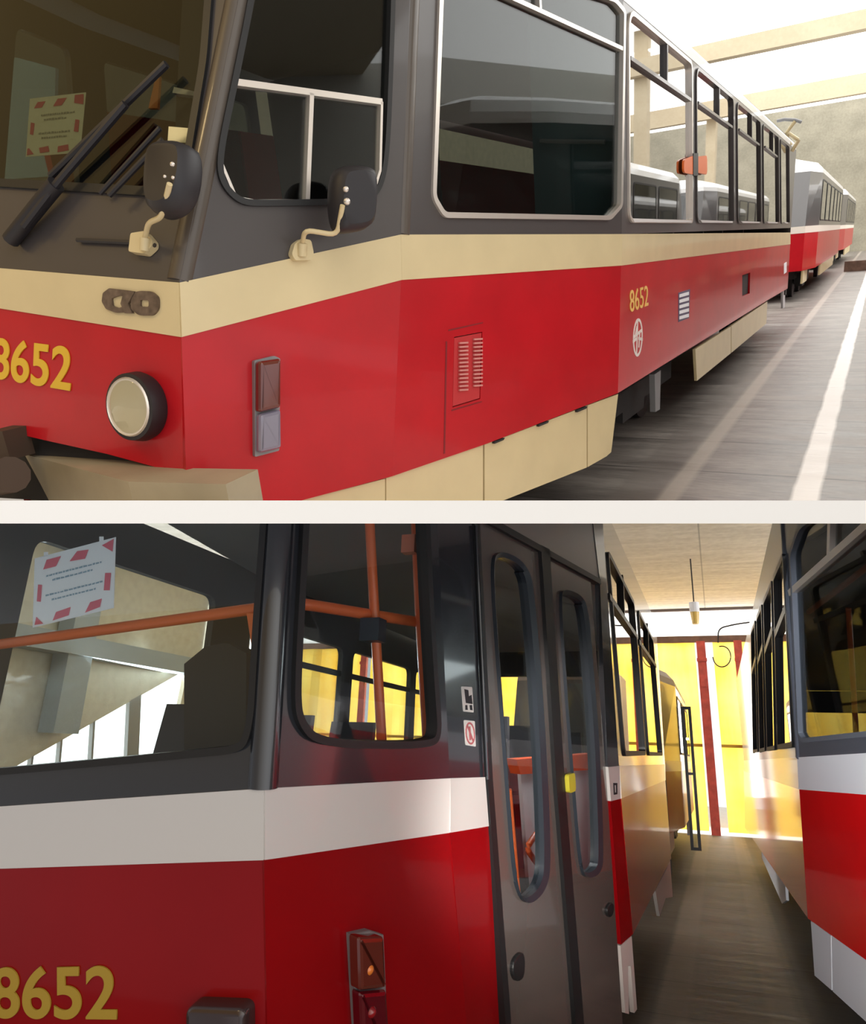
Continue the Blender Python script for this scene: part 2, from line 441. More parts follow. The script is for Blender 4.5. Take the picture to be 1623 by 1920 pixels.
b_ = nb(); box(b_, (-9, 2, zt1+.6), (20, 9, zt1+.9)); mk('ceiling', b_, beamA, h=A, kind='structure')
edges = [9.0, yb1+.5, yb2+.5, yb3+.5]; ends = [yb1, yb2, yb3, EY]
for a, e, z in zip(edges, ends, (zt1+.9, zt1+.3, zt2+.3, zt3+.2)):
    k += 1; b_ = nb(); box(b_, (-9, a, z), (20, e, z+.05)); mk('window_%d' % k, b_, daylight, h=A, kind='structure')
def xwall(h, name, X, Y0, Y1, z0, z1, holes, m, th=.2):
    pl = dirplane(h, (X, 0, 0), (-1 if X > 0 else 1, 0, 0), (0, -1 if X > 0 else 1, 0))
    s = -1 if X > 0 else 1
    R = lambda a, b_, c, d: [(s*a, c), (s*b_, c), (s*b_, d), (s*a, d)]
    b2 = nb(); panel(b2, pl, R(Y0, Y1, z0, z1), [R(*q) for q in holes], 0, -th)
    return mk(name, b2, m, h=h, kind='structure'), pl, R
def glazed(pl, R, q, num, h, m, fm, div=3, dd=0.0):
    L = R(*q); b_ = nb(); panel(b_, pl, L, (), dd-.12, dd-.14); o = mk('window_%d' % num, b_, m, h=h, kind='structure')
    if o is None: return
    b_ = nb(); ring(b_, pl, L, .05, dd-.02, dd-.12)
    for i in range(1, div+1):
        f = i/(div+1.); a, c = Vector(L[0]).lerp(Vector(L[1]), f), Vector(L[3]).lerp(Vector(L[2]), f); e = Vector((.03, 0))
        panel(b_, pl, [a-e, a+e, c+e, c-e], (), dd-.05, dd-.11)
    mk('window_frame', b_, fm, parent=o)
XR = 20.0
wins = [(y, y+4.6, 2.2, 5.4) for y in range(18, 50, 6)]
_, plR, RR = xwall(A, 'wall_right', XR, 3, EY, A.fl, 8.5, wins, plainw)
for q in wins: k += 1; glazed(plR, RR, q, k, A, daylight, greyM)
xwall(A, 'wall_left', -9, 3, EY, A.fl, 8.5, [], mat('olive_wall', (.10, .085, .045), .9, noise=.15))
for y in (31, 45):
    bm = nb(); box(bm, (5.6, y, A.fl), (6.1, y+.5, 8)); mk('column', bm, beamA, h=A, kind='structure')
# far cross-bar at the end of the aisle
bm = nb(); p0 = A.onz(1500, 515, A.fl); box(bm, (-1.0, p0.y, A.fl), (4, p0.y+.25, A.fl+.34))
mk('buffer_beam', bm, mat('rusty_brown', (.13, .075, .05), .8, noise=.3), h=A, base=(1, p0.y, A.fl), label='low rusty brown buffer beam lying across the far end of the upper aisle', cat='beam')

# ------------------------------------------------------------------ shared builders for tram details
def digits(pl, bl, br, tl, m, parent, name='fleet_number', bold=.018): return text(pl, '8652', bl, br, tl, m, parent, name, bold)
def mirror(parent, pl, body, dist, brk, arm, knob, lab, bm_=black, am=creamA):
    """Wing mirror: body loop in pixels on a plane held dist in front of the bodywork, bracket loop on the body, arm as pixel points with offsets."""
    pf = Pl(pl.h, pl.at((0, 0), dist), pl.n, flip=False); pf.u, pf.v = pl.u, pl.v
    L = chaikin(pf.loop(body), 2); b_ = nb(); n = len(L)
    c = sum((Vector(q) for q in L), Vector((0, 0)))/n
    lay = [(.78, .075), (.93, .06), (1, .03), (1, 0), (.9, -.015)]
    R = [[b_.verts.new(pf.at(c+(Vector(q)-c)*s, d)) for q in L] for s, d in lay]
    for i in range(len(R)-1):
        for j in range(n): b_.faces.new((R[i][j], R[i][(j+1) % n], R[i+1][(j+1) % n], R[i+1][j]))
    b_.faces.new(R[0]); b_.faces.new(R[-1])
    mm = mk('wing_mirror', b_, bm_, parent, smooth=True, label=lab)
    b_ = nb(); panel(b_, pl, rnd(pl.loop(brk), .008, 3), (), .03, .002)
    br = mk('bracket', b_, am, mm, label='cream bracket bolted below the belt line')
    bx = max(q[0] for q in brk)-9; by = [q[1] for q in brk if q[0] == max(k_[0] for k_ in brk)][0]+2
    b_ = nb(); lathe(b_, pl, pl.uv3(pl.p(bx, by, .031)), [(.007, .030), (.007, .033)], 14); mk('bolt_hole', b_, under, br)
    b_ = nb(); tube(b_, [pl.p(*arm[0]), pl.p(arm[0][0]-1, arm[0][1]+24, .03)], .016, 12); mk('arm_socket', b_, am, br, smooth=True)
    pts = [pl.p(x, y, d) for x, y, d in arm]; b_ = nb(); tube(b_, bend(pts, .03), .0085, 10); mk('arm', b_, am, mm, smooth=True, label='cream bent tube arm')
    for (x, y, r, d) in knob:
        b_ = nb(); c0 = pl.p(x, y, d)
        bmesh.ops.create_uvsphere(b_, u_segments=12, v_segments=8, radius=r, matrix=Matrix.Translation(c0)); mk('clamp', b_, silver, mm, smooth=True)
    return mm
def seat(parent, x, y, h, m=seatM, face=1):
    z = h.fl+.85
    b_ = nb(); box(b_, (x-.21, y-.2, z+.38), (x+.21, y+.22, z+.46)); bmesh.ops.bevel(b_, geom=b_.edges[:], offset=.025, segments=2, affect='EDGES')
    s = mk('passenger_seat', b_, m, parent)
    b_ = nb(); yy = y+.2*face; prism(b_, [(x-.21, yy, z+.44), (x+.21, yy, z+.44), (x+.19, yy+.07*face, z+.92), (x-.19, yy+.07*face, z+.92)], (0, .05*face, 0))
    mk('backrest', b_, m, s)
    b_ = nb(); box(b_, (x-.04, y-.04, z), (x+.04, y+.04, z+.38)); mk('pedestal', b_, m, s)
def roof(parent, ring0, cx, m, name='roof', rise=.34):
    R = [ring0]; z0 = sum(q.z for q in ring0)/len(ring0); cy = sum(q.y for q in ring0)/len(ring0)
    for s, dz in ((.985, .035), (.93, .075), (.78, .115), (.45, .15)):
        R.append([Vector((cx+(q.x-cx)*s, cy+(q.y-cy)*(1-(1-s)*.16), q.z+dz)) for q in ring0])
    b_ = nb(); n = len(ring0); V = [[b_.verts.new(q) for q in r] for r in R]
    for i in range(len(V)-1):
        for j in range(n): b_.faces.new((V[i][j], V[i][(j+1) % n], V[i+1][(j+1) % n], V[i+1][j]))
    b_.faces.new(V[-1])
    return mk(name, b_, m, parent, smooth=True)
def sheet(h, pl, q, dist, name, paper, label, cat, marks, lines, parent=None, reddish=redp, ink=bluep):
    """Paper notice: q = four pixel corners (bl, br, tr, tl); marks and lines in 0..1 sheet coordinates."""
    P = [pl.p(x, y, dist) for x, y in q]; b_ = nb(); prism(b_, P, pl.n*-.0015)
    o = mk(name, b_, paper, h=h, base=P[0], label=label, cat=cat)
    f = lambda u, v: (P[0].lerp(P[1], u)).lerp(P[3].lerp(P[2], u), v)+pl.n*.0012
    for mk_ in marks:
        b_ = nb(); prism(b_, [f(*c) for c in mk_], pl.n*.0006); mk('red_bar', b_, reddish, o, label='red slanted bar on the border')
    b_ = nb(); rr = random.Random(3)
    for (u0, u1, v, t_) in lines:
        u = u0
        while u < u1:
            w = rr.uniform(.018, .05); e = min(u+w, u1)
            prism(b_, [f(u, v), f(e, v), f(e, v+t_*rr.uniform(.6, 1)), f(u, v+t_*rr.uniform(.6, 1))], pl.n*.0005); u = e+.012
    if lines: mk('printed_text', b_, ink, o)
    return o

# ------------------------------------------------------------------ tram A: red and cream tram in the upper hall, nose towards us
XS = -1.244
def kpt(h, t, b_, s=.166):
    rt, rb = h.ray(*t), h.ray(*b_); k_ = rt.to_2d().length/rb.to_2d().length; return rt*(s/(rt.z-rb.z*k_))
K0, K1, K2 = kpt(A, (0, 503), (0, 592)), kpt(A, (336, 530), (340, 632)), kpt(A, (750, 440), (752, 525))
K3 = A.onx(1165, 439, XS)
CXA = (K0.x+K1.x)/2-.15; CXA = -2.52
mainA = Pl(A, (XS, 0, 0), (1, 0, 0))
up3, lo3 = mainA.p(1168, 0), mainA.p(1158, 735)
f2U = Pl.tri(A, K2, K3, up3); up2 = f2U.p(768, 0)
f1U = Pl.tri(A, K1, K2, up2); up1 = f1U.p(446, 0)
f0U = Pl.tri(A, K0, K1, up1)
f2L = Pl.tri(A, K2, K3, lo3); lo2 = f2L.p(735, 890)
f1L = Pl.tri(A, K1, K2, lo2); lo1 = f1L.p(356, 900)
f0L = Pl.tri(A, K0, K1, lo1)
def ridge(a, b_, z): t = (z-a.z)/(b_.z-a.z); return a+(b_-a)*t
def mir(p, cx): return Vector((2*cx-p.x, p.y, p.z))
ZT = 1.245
tA = thing(A, 'articulated_tram', (CXA, 6, A.fl), 'large red and cream tram with graphite window band, nose filling the upper picture', 'tram')
tA.name = 'tram'; BASE['tram'] = (A, Vector((CXA, 6, A.fl)))
R1, R2, R3 = ridge(K1, up1, ZT), ridge(K2, up2, ZT), ridge(K3, up3, ZT)
K0b = K1+(K0-K1)*1.5; R0 = K0b+(R1-K1)
YE = A.onx(1481, 436, XS).y; R4, K4 = Vector((XS, YE, ZT)), Vector((XS, YE, K3.z))
# upper bodywork with window openings
W0 = rnd([(412, -140), (392, 116), (366, 270), (352, 374), (0, 352), (-60, 349), (-20, -140)], 0); W0 = f0U.loop(W0)
W0 = rnd(W0, .05)
W1 = rnd(f1U.loop([(470, -60), (463, 0), (434, 145), (403, 290), (408, 345), (446, 386), (500, 388), (690, 383), (716, 352), (727, 290), (733, 155), (738, 0), (741, -100)]), .2, 6)
W2 = rnd(f2U.loop([(826, -110), (820, 0), (807, 372), (829, 409), (1142, 413), (1164, 388), (1170, 20), (1150, -4)]), .03)
PXW = [(1176, 1296), (1304, 1374), (1381, 1425), (1430, 1459), (1463, 1479)]
tl = lambda x: 25+(x-1190)*(421-25)/(1653-1190.)
bl_ = lambda x: 418+(x-1172)*(3)/(1653-1172.)
W3 = [rnd(mainA.loop([(a-1.5, tl(a)), (b-1, tl(b)), (b, bl_(b)), (a, bl_(a))]), [.12, .07, .05, .09]) for a, b in PXW]
bm = nb()
panel(bm, f0U, [f0U.uv3(q) for q in (K0b, K1, R1, R0)], [W0], 0, -.035)
panel(bm, f1U, [f1U.uv3(q) for q in (K1, K2, R2, R1)], [W1], 0, -.035)
panel(bm, f2U, [f2U.uv3(q) for q in (K2, K3, R3, R2)], [W2], 0, -.035)
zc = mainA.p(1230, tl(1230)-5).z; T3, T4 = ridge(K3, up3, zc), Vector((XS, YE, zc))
panel(bm, mainA, [mainA.uv3(q) for q in (K3, K4, T4, T3)], W3, 0, -.035)
mk('upper_bodywork', bm, darkA, tA)
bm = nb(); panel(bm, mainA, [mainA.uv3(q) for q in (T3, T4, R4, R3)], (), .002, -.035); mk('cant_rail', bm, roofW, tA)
bm = nb()
for a, b_ in ((K1, R1), (K2, R2)): tube(bm, [a+Vector((-.03, .035, 0)), b_+Vector((-.03, .035, 0))], .045, 14)
mk('corner_pillar', bm, mat('brown_grey_paint', (.075, .058, .045), .4, coat=.3), tA, smooth=True)
def P2(pl, *q): return [pl.uv(*c) for c in q]
ws = window(tA, f0U, W0, .03, rubber, gA, name='windscreen')
window(tA, f1U, W1, .02, rubber, gA, name='quarter_window', barm=silver, bars=[(*P2(f1U, (438, 155), (714, 192)), .010), (*P2(f1U, (582, 176), (574, 378)), .008),
       (*P2(f1U, (438, 158), (410, 300)), .005), (*P2(f1U, (410, 300), (440, 371)), .005), (*P2(f1U, (440, 371), (474, 378)), .005), (*P2(f1U, (474, 378), (690, 377)), .005), (*P2(f1U, (713, 192), (710, 320)), .005), (*P2(f1U, (710, 320), (694, 372)), .005)])
cabw = window(tA, f2U, W2, .022, silver, gA, name='cab_side_window', barm=silver, bars=[(*P2(f2U, (832, -60), (1164, 92)), .009), (*P2(f2U, (1008, -30), (1010, 20)), .008)])
wlist = []
for i, ((a, b), L) in enumerate(zip(PXW, W3)):
    xm = a+(b-a)*.60; y0 = tl(xm)
    bars = []
    if i in (0, 1, 2, 3):
        yb = lambda x: 157+(x-1249)*(421-157)/(1653-1249.)
        bars = [(*P2(mainA, (a+3, yb(a)), (b-3, yb(b))), .010), (*P2(mainA, (xm, tl(xm)+4), (xm, yb(xm))), .012)]
    wlist.append(window(tA, mainA, L, .022, silver if i == 0 else darkA, gS, name='side_window', bars=bars, barm=darkA))
    bm = nb(); panel(bm, mainA, P2(mainA, (a+8, bl_(a)-1), (b-4, bl_(b)-1), (b-4, bl_(b)-7*(1653-b)/477.), (a+5, bl_(a)-8*(1653-a)/477.)), (), .016, -.01); mk('window_ledge', bm, mat('pale_sill', (.8, .78, .78), .35, metal=.2), tA)
# cream belt and red lower body
def strip(pls, tops, bots, m, name, d=0.0, th=.03):
    b_ = nb()
    for pl, (a, e) in zip(pls, zip(range(len(tops)-1), range(1, len(tops)))):
        L = [pl.uv3(q) if isinstance(q, Vector) else pl.uv(*q) for q in (bots[a], bots[e], tops[e], tops[a])]
        panel(b_, pl, L, (), d, d-th)
    return mk(name, b_, m, tA if pls[0].h is A else None)
S0, S1, S2, S3 = (-134, 557), (340, 632), (752, 525), (1164, 498)
K0p = (-134, 492)
S4 = A.onx(1481, 458, XS); K4p = A.onx(1481, 436, XS)
strip([f0L, f1L, f2L, mainA], [K0p, K1, K2, K3, K4p], [S0, S1, S2, S3, S4], creamA, 'waist_band', .004)
bm = nb()
panel(bm, f0L, f0L.loop([(-134, 557), (340, 632), (352, 905), (300, 878), (200, 851), (100, 829), (0, 806), (-134, 776)]), (), 0, -.03)
panel(bm, f1L, f1L.loop([(340, 632), (752, 525), (735, 893), (540, 945), (352, 990), (346, 800)]), (), 0, -.03)
G = [(851, 632), (904, 622), (900, 748), (848, 764)]
panel(bm, f2L, f2L.loop([(752, 525), (1164, 498), (1158, 737), (912, 832), (735, 893)]), [f2L.loop(G)], 0, -.03)
HT = [(1391, 516), (1406, 511), (1405, 550), (1391, 556)]
panel(bm, mainA, mainA.loop([(1164, 498), (1481, 458), (1476, 541), (1440, 562), (1158, 737)]), [mainA.loop(HT)], 0, -.03)
mk('lower_bodywork', bm, redA, tA)
# access hatch with its dark opening, ventilation grille with two columns of slots
bm = nb(); panel(bm, mainA, mainA.loop(HT), (), -.02, -.04); mk('filler_hatch', bm, under, tA, label='dark square hatch')
bm = nb(); panel(bm, f2L, inset(f2L.loop(G), .004), (), -.002, -.02); gr = mk('ventilation_panel', bm, mat('faded_red', (.50, .03, .035), .4), tA)
for cx0, cx1, yt, ybm in ((859, 875, 642, 730), (886, 902, 635, 722)):
    bm = nb()
    for i in range(13):
        y = yt+(ybm-yt)*i/12.; L = f2L.loop([(cx0, y+3), (cx1, y+2), (cx1, y-1.2), (cx0, y-.2)])
        prism(bm, [f2L.at(q, .001) for q in L], f2L.n*.008)
    mk('louvre_column', bm, mat('dusty_pink', (.62, .24, .22), .5), gr)
bm = nb()
for L in ([(835, 640), (838, 640), (834, 850), (831, 851)], [(840, 618), (905, 604), (905, 606), (840, 621)], [(846, 768), (903, 752), (903, 754), (846, 771)]):
    panel(bm, f2L, f2L.loop(L), (), .0012, -.002)
mk('panel_seam', bm, mat('seam_dark_red', (.20, .006, .01), .5), tA)
# cream skirts
bm = nb(); panel(bm, f1L, f1L.loop([(560, 941), (725, 898), (725, 975), (560, 1030)]), (), -.012, -.035); mk('skirt_panel', bm, creamA, tA)
for L in ([(728, 897), (909, 835), (909, 950), (728, 1010)], [(912, 834), (1103, 761), (1103, 877), (912, 953)], [(1105, 760), (1162, 739), (1149, 848), (1140, 856), (1105, 876)]):
    bm = nb(); panel(bm, f2L, f2L.loop(L), (), -.012, -.035); sk = mk('skirt_panel', bm, creamA, tA)
for x, y in ((935, 824), (1018, 792), (1090, 765)):
    bm = nb(); panel(bm, f2L, f2L.loop([(x-9, y+4), (x+10, y-3), (x+8, y+1), (x-9, y+8)]), (), .004, -.012); mk('skirt_hinge', bm, under, tA, label='small dark hinge lug')
for a, b in (((1306, 655), (1372, 612)), ((1373, 611), (1440, 565))):
    f = lambda x, base: base
    yb = lambda x: 714+(x-1309)*(608-714)/(1438-1309.)
    bm = nb(); xa = a[0]+(3 if a[0] < 1320 else 0); panel(bm, mainA, mainA.loop([a, b, (b[0]-(2 if b[0] > 1400 else 0), yb(b[0])), (xa, yb(xa))]), (), -.012, -.035); mk('skirt_panel', bm, creamA, tA)
bm = nb(); panel(bm, mainA, mainA.loop([(1248, 702), (1259, 694), (1257, 768), (1249, 773)]), (), -.08, -.12); mk('sand_pipe', bm, greyM, tA)
bm = nb(); panel(bm, mainA, mainA.loop([(1471, 545), (1475, 543), (1475, 576), (1471, 578)]), (), -.03, -.06); mk('mud_flap', bm, mat('pale_flap', (.6, .6, .62), .6), tA)
# bogies: frame and wheels in the dark beneath the body
def bogie(parent, h, xs, yc, cx, fl):
    b_ = nb(); sgn = -1 if cx < xs else 1
    box(b_, (xs+sgn*.28, yc-1.15, fl+.30), (xs+sgn*.42, yc+1.15, fl+.55)); box(b_, (xs+sgn*.3, yc-.3, fl+.2), (xs+sgn*1.6, yc+.3, fl+.5))
    f = mk('bogie', b_, under, parent)
    for dy in (-.85, .85):
        b_ = nb(); c = Vector((xs+sgn*.5, yc+dy, fl+.33)); pl = dirplane(h, c, (-sgn, 0, 0), (0, 1, 0))
        lathe(b_, pl, (0, 0), [(.08, .06), (.26, .04), (.33, .05), (.33, -.03), (.36, -.04), (.36, -.06)], 28); mk('wheel', b_, greyM if False else under, f)
bogie(tA, A, XS, 5.6, CXA, A.fl); bogie(tA, A, XS, 12.0, CXA, A.fl)
def plan(ks, ends, z, cx, yend, d=.06):
    """Closed plan polygon of a tram at height z, a little inside the bodywork."""
    L = [ridge(a, b_, z) if abs(b_.z-a.z) > 1e-3 else a for a, b_ in zip(ks, ends)]
    L = [Vector((q.x-d*1.2, q.y+d, z)) for q in L]+[Vector((L[-1].x-d, yend, z))]
    return L+[mir(q, cx) for q in L[::-1]]
bm = nb(); box(bm, (CXA-1.0, 4.6, A.fl+.45), (XS-.28, YE, A.fl+.62)); mk('underframe', bm, under, tA)
# lettering, round emblem, louvred sticker on the side
digits(f0L, (-15, 709), (133, 734), (-13, 631), yel, tA)
digits(mainA, (1180, 586), (1214, 573), (1179, 545), mat('straw_lettering', (.80, .50, .14), .5), tA, bold=0)
cE = mainA.uv(1195, 633); rE = (mainA.uv(1195, 598)-mainA.uv(1195, 669)).length/2
ew = mat('emblem_pale', (.80, .74, .70), .5)
bm = nb(); n = 36
O_ = [(cE[0]+math.cos(2*math.pi*i/n)*rE*.92, cE[1]+math.sin(2*math.pi*i/n)*rE) for i in range(n)]
ring(bm, mainA, O_, rE*.15, .003, -.002)
def seg(bm, pl, a, b, w, d=.003):
    a, b = Vector(a), Vector(b); e = (b-a).normalized(); nn = Vector((-e.y, e.x))*w; panel(bm, pl, [a-nn, b-nn, b+nn, a+nn], (), d, -.002)
E_ = lambda x, y: (cE[0]+x*rE, cE[1]+y*rE)
for a, b in (((-.75, .12), (.75, .30)), ((-.05, .95), (-.25, -.9)), ((.1, -.05), (.95, -.22)), ((-.95, -.1), (-.3, -.02)), ((.35, .2), (.2, -.55)), ((-.5, .15), (-.2, .6))): seg(bm, mainA, E_(*a), E_(*b), rE*.075)
mk('round_emblem', bm, ew, tA, label='pale round transport emblem with crossed arrow strokes')
bm = nb(); panel(bm, mainA, mainA.loop([(1271, 549), (1293, 542), (1291, 596), (1271, 604)]), (), .002, -.002); st = mk('louvred_plate', bm, mat('slate_blue', (.10, .09, .16), .5), tA)
bm = nb()
for i in range(5):
    y = 552+i*10.3; panel(bm, mainA, mainA.loop([(1272.5, y+6), (1290, y+1), (1290, y-5), (1272.5, y)]), (), .005, .001)
mk('slat', bm, whitep, st, label='white slats')
bm = nb(); panel(bm, mainA, mainA.loop([(1469, 494), (1474, 491), (1474, 510), (1469, 514)]), (), .003, -.002); mk('small_notice', bm, whitep, tA)
# orange lobes outside the first window pillar, stand-in for a ticket validator inside
bm = nb()
for a, b in ((1278, 1297), (1303, 1322)):
    L = rnd(mainA.loop([(a, 292+(8 if a < 1300 else 2)), (b, 292), (b, 328), (a, 324)]), .05); panel(bm, mainA, L, (), .014, .0)
ml = mk('validator_stand_in', bm, mat('orange_plastic', (.85, .16, .02), .35), tA)
bm = nb(); panel(bm, mainA, mainA.loop([(1295, 288), (1304, 288), (1304, 330), (1295, 330)]), (), .018, .0); mk('clamp', bm, rubber, ml)
# front details
def disc(parent, pl, px, r, name, sx=1.0):
    c = pl.uv(*px)
    b_ = nb(); lathe(b_, pl, c, [(r*1.02, 0), (r*1.08, .02), (r*1.02, .063), (r*.90, .066), (r*.88, .045), (r*.5, .035)], 36); hl = mk(name, b_, black, parent, smooth=True)
    b_ = nb(); lathe(b_, pl, c, [(r*.91, .066), (r*.88, .072), (r*.86, .068)], 36); mk('chrome_rim', b_, silver, hl, smooth=True)
    b_ = nb(); lathe(b_, pl, c, [(r*.88, .063), (r*.7, .076), (r*.4, .085), (r*.05, .088)], 36)
    mk('lens', b_, glass('headlamp_glass', (.85, .85, .75), 1.5), hl, smooth=True)
    b_ = nb(); lathe(b_, pl, c, [(r*.87, .058), (r*.6, .02), (r*.3, .0), (r*.03, -.005)], 36); mk('reflector', b_, mat('dull_reflector', (.55, .50, .33), .35, metal=.6, noise=.25, nscale=18), hl, smooth=True)
    b_ = nb(); bmesh.ops.create_uvsphere(b_, u_segments=12, v_segments=8, radius=r*.17, matrix=Matrix.Translation(pl.at(c, .03))); mk('bulb', b_, mat('bulb_glass', (.9, .75, .35), .15), hl, smooth=True)
    return hl
disc(tA, f0L, (270, 762), .108, 'headlamp')
BZ = f1L.loop([(482, 676), (520, 667), (531, 672), (529, 846), (483, 858)], .04)
bm = nb(); panel(bm, f1L, rnd(BZ, .006), (), .018, 0); ts = mk('direction_indicator', bm, greyM, tA)
bm = nb(); pad(bm, f1L, rnd(f1L.loop([(486, 678), (527, 672), (527, 764), (486, 774)], .05), .012), .015, .055, .012); mk('upper_lens', bm, brownL, ts, label='dark amber lens')
bm = nb(); pad(bm, f1L, rnd(f1L.loop([(486, 777), (527, 767), (528, 840), (486, 850)], .045), .012), .015, .05, .012); mk('lower_lens', bm, clearL, ts, label='milky clear lens')
bdg = mat('worn_grey_badge', (.16, .115, .085), .45, metal=.4, noise=.3, nscale=40)
bm = nb(); panel(bm, f0L, rnd(f0L.loop([(252, 550), (268, 546), (290, 547), (302, 558), (302, 580), (292, 592), (266, 592), (250, 580)]), .012), [rnd(f0L.loop([(268, 563), (284, 564), (284, 576), (268, 575)]), .006)], .012, -.004)
panel(bm, f0L, rnd(f0L.loop([(198, 550), (210, 541), (245, 545), (258, 547), (249, 558), (228, 555), (214, 560), (216, 574), (228, 578), (240, 574), (243, 586), (222, 587), (204, 580), (196, 566)]), .006), (), .012, -.004)
panel(bm, f0L, f0L.loop([(236, 556), (258, 549), (246, 570), (254, 588), (240, 588), (232, 570)]), (), .014, -.004)
mk('maker_badge', bm, bdg, tA, label='worn grey oval metal badge on the cream band')
# bumper
zb = f0L.p(240, 903, .16).z
q = [A.onz(-160, 802, zb), A.onz(62, 856, zb), A.onz(240, 903, zb), A.onz(423, 908, zb)]
inn = [v+Vector((-.02, .16, 0)) for v in q]
bm = nb()
for i in range(3): prism(bm, [q[i], q[i+1], inn[i+1], inn[i]], (0, 0, -.2))
mk('bumper', bm, mat('dull_beige', (.34, .29, .20), .5, noise=.08), tA)
bm = nb(); panel(bm, f0L, f0L.loop([(-134, 756), (0, 795), (200, 842), (352, 890), (352, 960), (-134, 930)]), (), -.05, -.08); mk('bumper_recess', bm, under, tA)
bm = nb(); tube(bm, [f0L.p(-30, 905, .05), f0L.p(20, 890, .30)], .06, 12); box(bm, tuple(f0L.p(30, 830, .02)-Vector((.04, .06, .05))), tuple(f0L.p(30, 830, .02)+Vector((.04, .04, .06))))
mk('coupler', bm, mat('rust_dark', (.06, .035, .022), .7), tA)
# wipers
def wiper(pl, blade, armp, r=.012):
    b_ = nb(); tube(b_, [pl.p(x, y, .03) for x, y in blade], r, 8); w = mk('wiper', b_, black, tA, smooth=True)
    b_ = nb(); tube(b_, bend([pl.p(x, y, .055) for x, y in armp]), [r*2.2]+[r*1.1]*20 if False else r*1.1, 8); mk('wiper_arm', b_, black, w, smooth=True)
wiper(f0U, [(95, 330), (312, 120)], [(45, 425), (110, 340), (235, 195)], .013)
wiper(f0U, [(188, 362), (300, 240)], [(205, 366), (305, 262)], .009)
bm = nb(); tube(bm, [f0U.p(20, 450, .03), f0U.p(105, 345, .05)], .03, 10); mk('wiper_motor_arm', bm, black, tA, smooth=True)
bm = nb(); tube(bm, [f0U.p(145, 450, .012), f0U.p(262, 455, .012)], .008, 6); mk('grab_ledge', bm, black, tA)
mirror(tA, f0U, [(300, 300), (312, 280), (362, 278), (379, 292), (372, 372), (345, 408), (318, 415), (294, 400)], .10,
       [(258, 444), (284, 440), (299, 458), (298, 468), (283, 482), (254, 478)], [(272, 446, .04), (278, 418, .09), (303, 407, .13), (318, 345, .19)],
       [(323, 308, .007, .19), (309, 331, .005, .19), (324, 333, .005, .19)], 'black wing mirror on a cream arm beside the windscreen')
mirror(tA, f1U, [(618, 322), (640, 313), (676, 314), (692, 328), (690, 400), (682, 432), (640, 440), (620, 436), (612, 385)], .12,
       [(545, 458), (558, 449), (575, 452), (580, 475), (578, 489), (546, 490), (539, 478)], [(567, 456, .04), (571, 431, .10), (632, 441, .14), (642, 385, .2)],
       [(650, 378, .012, .2), (648, 355, .010, .2)], 'large black wing mirror below the cab corner window')
# interior of tram A
bm = nb(); prism(bm, plan((K1, K2, K3), (lo1, lo2, lo3), A.fl+.86, CXA, YE-.1), (0, 0, -.04)); mk('interior_floor', bm, intD, tA)
bm = nb(); prism(bm, plan((K1, K2, K3), (R1, R2, R3), 1.30, CXA, YE-.1), (0, 0, .03)); mk('interior_ceiling', bm, intD, tA)
farA = dirplane(A, (2*CXA-XS, 0, 0), (-1, 0, 0), (0, 1, 0))
bm = nb(); hs = [rnd([(y, .05), (y+1.4, .05), (y+1.4, 1.12), (y, 1.12)], .08) for y in (4.4, 6.1, 7.9, 9.7, 11.5)]
panel(bm, farA, [(2.6, A.fl+.5), (YE, A.fl+.5), (YE, ZT), (2.6, ZT)], hs, 0, -.05); mk('far_side_wall', bm, redA, tA)
bm = nb()
for L in hs: panel(bm, farA, L, (), -.02, -.026)
mk('far_side_glazing', bm, gA, tA)
m0 = [mir(v, CXA) for v in (K1, K2)]
bm = nb(); prism(bm, [m0[0], m0[1], m0[1]+Vector((0, 0, -.9)), m0[0]+Vector((0, 0, -.9))], (.04, 0, 0)); prism(bm, [m0[1], mir(K3, CXA), mir(lo3, CXA), m0[1]+Vector((0, 0, -.9))], (.04, 0, 0)); mk('far_corner_wall', bm, redA, tA)
def far_corner(parent, h, a, b_, c, ra, rb, rc, cx, m, gm):
    A_, B_, C_, RA, RB, RC = [mir(v, cx) for v in (a, b_, c, ra, rb, rc)]
    for p, q, rp, rq in ((A_, B_, RA, RB), (B_, C_, RB, RC)):
        pl = Pl.tri(h, p, q, rq); L = [pl.uv3(v) for v in (p, q, rq, rp)]; H_ = rnd(inset(L, .12), .05)
        b2 = nb(); panel(b2, pl, L, [H_], .015, -.015); w = mk('far_corner_frame', b2, m, parent)
        if w: b2 = nb(); panel(b2, pl, H_, (), .002, -.002); mk('pane', b2, gm, w)
far_corner(tA, A, K1, K2, K3, R1, R2, R3, CXA, darkA, gA)
bm = nb(); box(bm, (2*CXA-XS, YE, A.fl+.5), (XS, YE+.05, ZT)); mk('rear_wall', bm, darkA, tA)
bm = nb(); box(bm, (-1.80, 4.36, A.fl+.88), (XS-.06, 4.40, 1.28)); cp = mk('cab_partition', bm, teal, tA)
for a, b in (((-1.74, 4.33, .62), (-1.36, 4.33, .56)), ((-1.70, 4.33, -.0), (-1.45, 4.33, -.02))): bm = nb(); tube(bm, [a, b], .012, 8); mk('partition_rail', bm, silver, cp)
bm = nb(); box(bm, (-3.75, 4.36, A.fl+.88), (-2.45, 4.40, 1.28)); mk('cab_partition', bm, intD, tA)
bm = nb(); box(bm, (-3.1, 1.98, A.fl+.88), (-1.95, 2.35, -.14)); prism(bm, [(-3.1, 2.0, -.14), (-1.95, 2.0, -.14), (-1.95, 2.4, -.04), (-3.1, 2.4, -.04)], (0, 0, -.08)); mk('dashboard', bm, intD, tA)
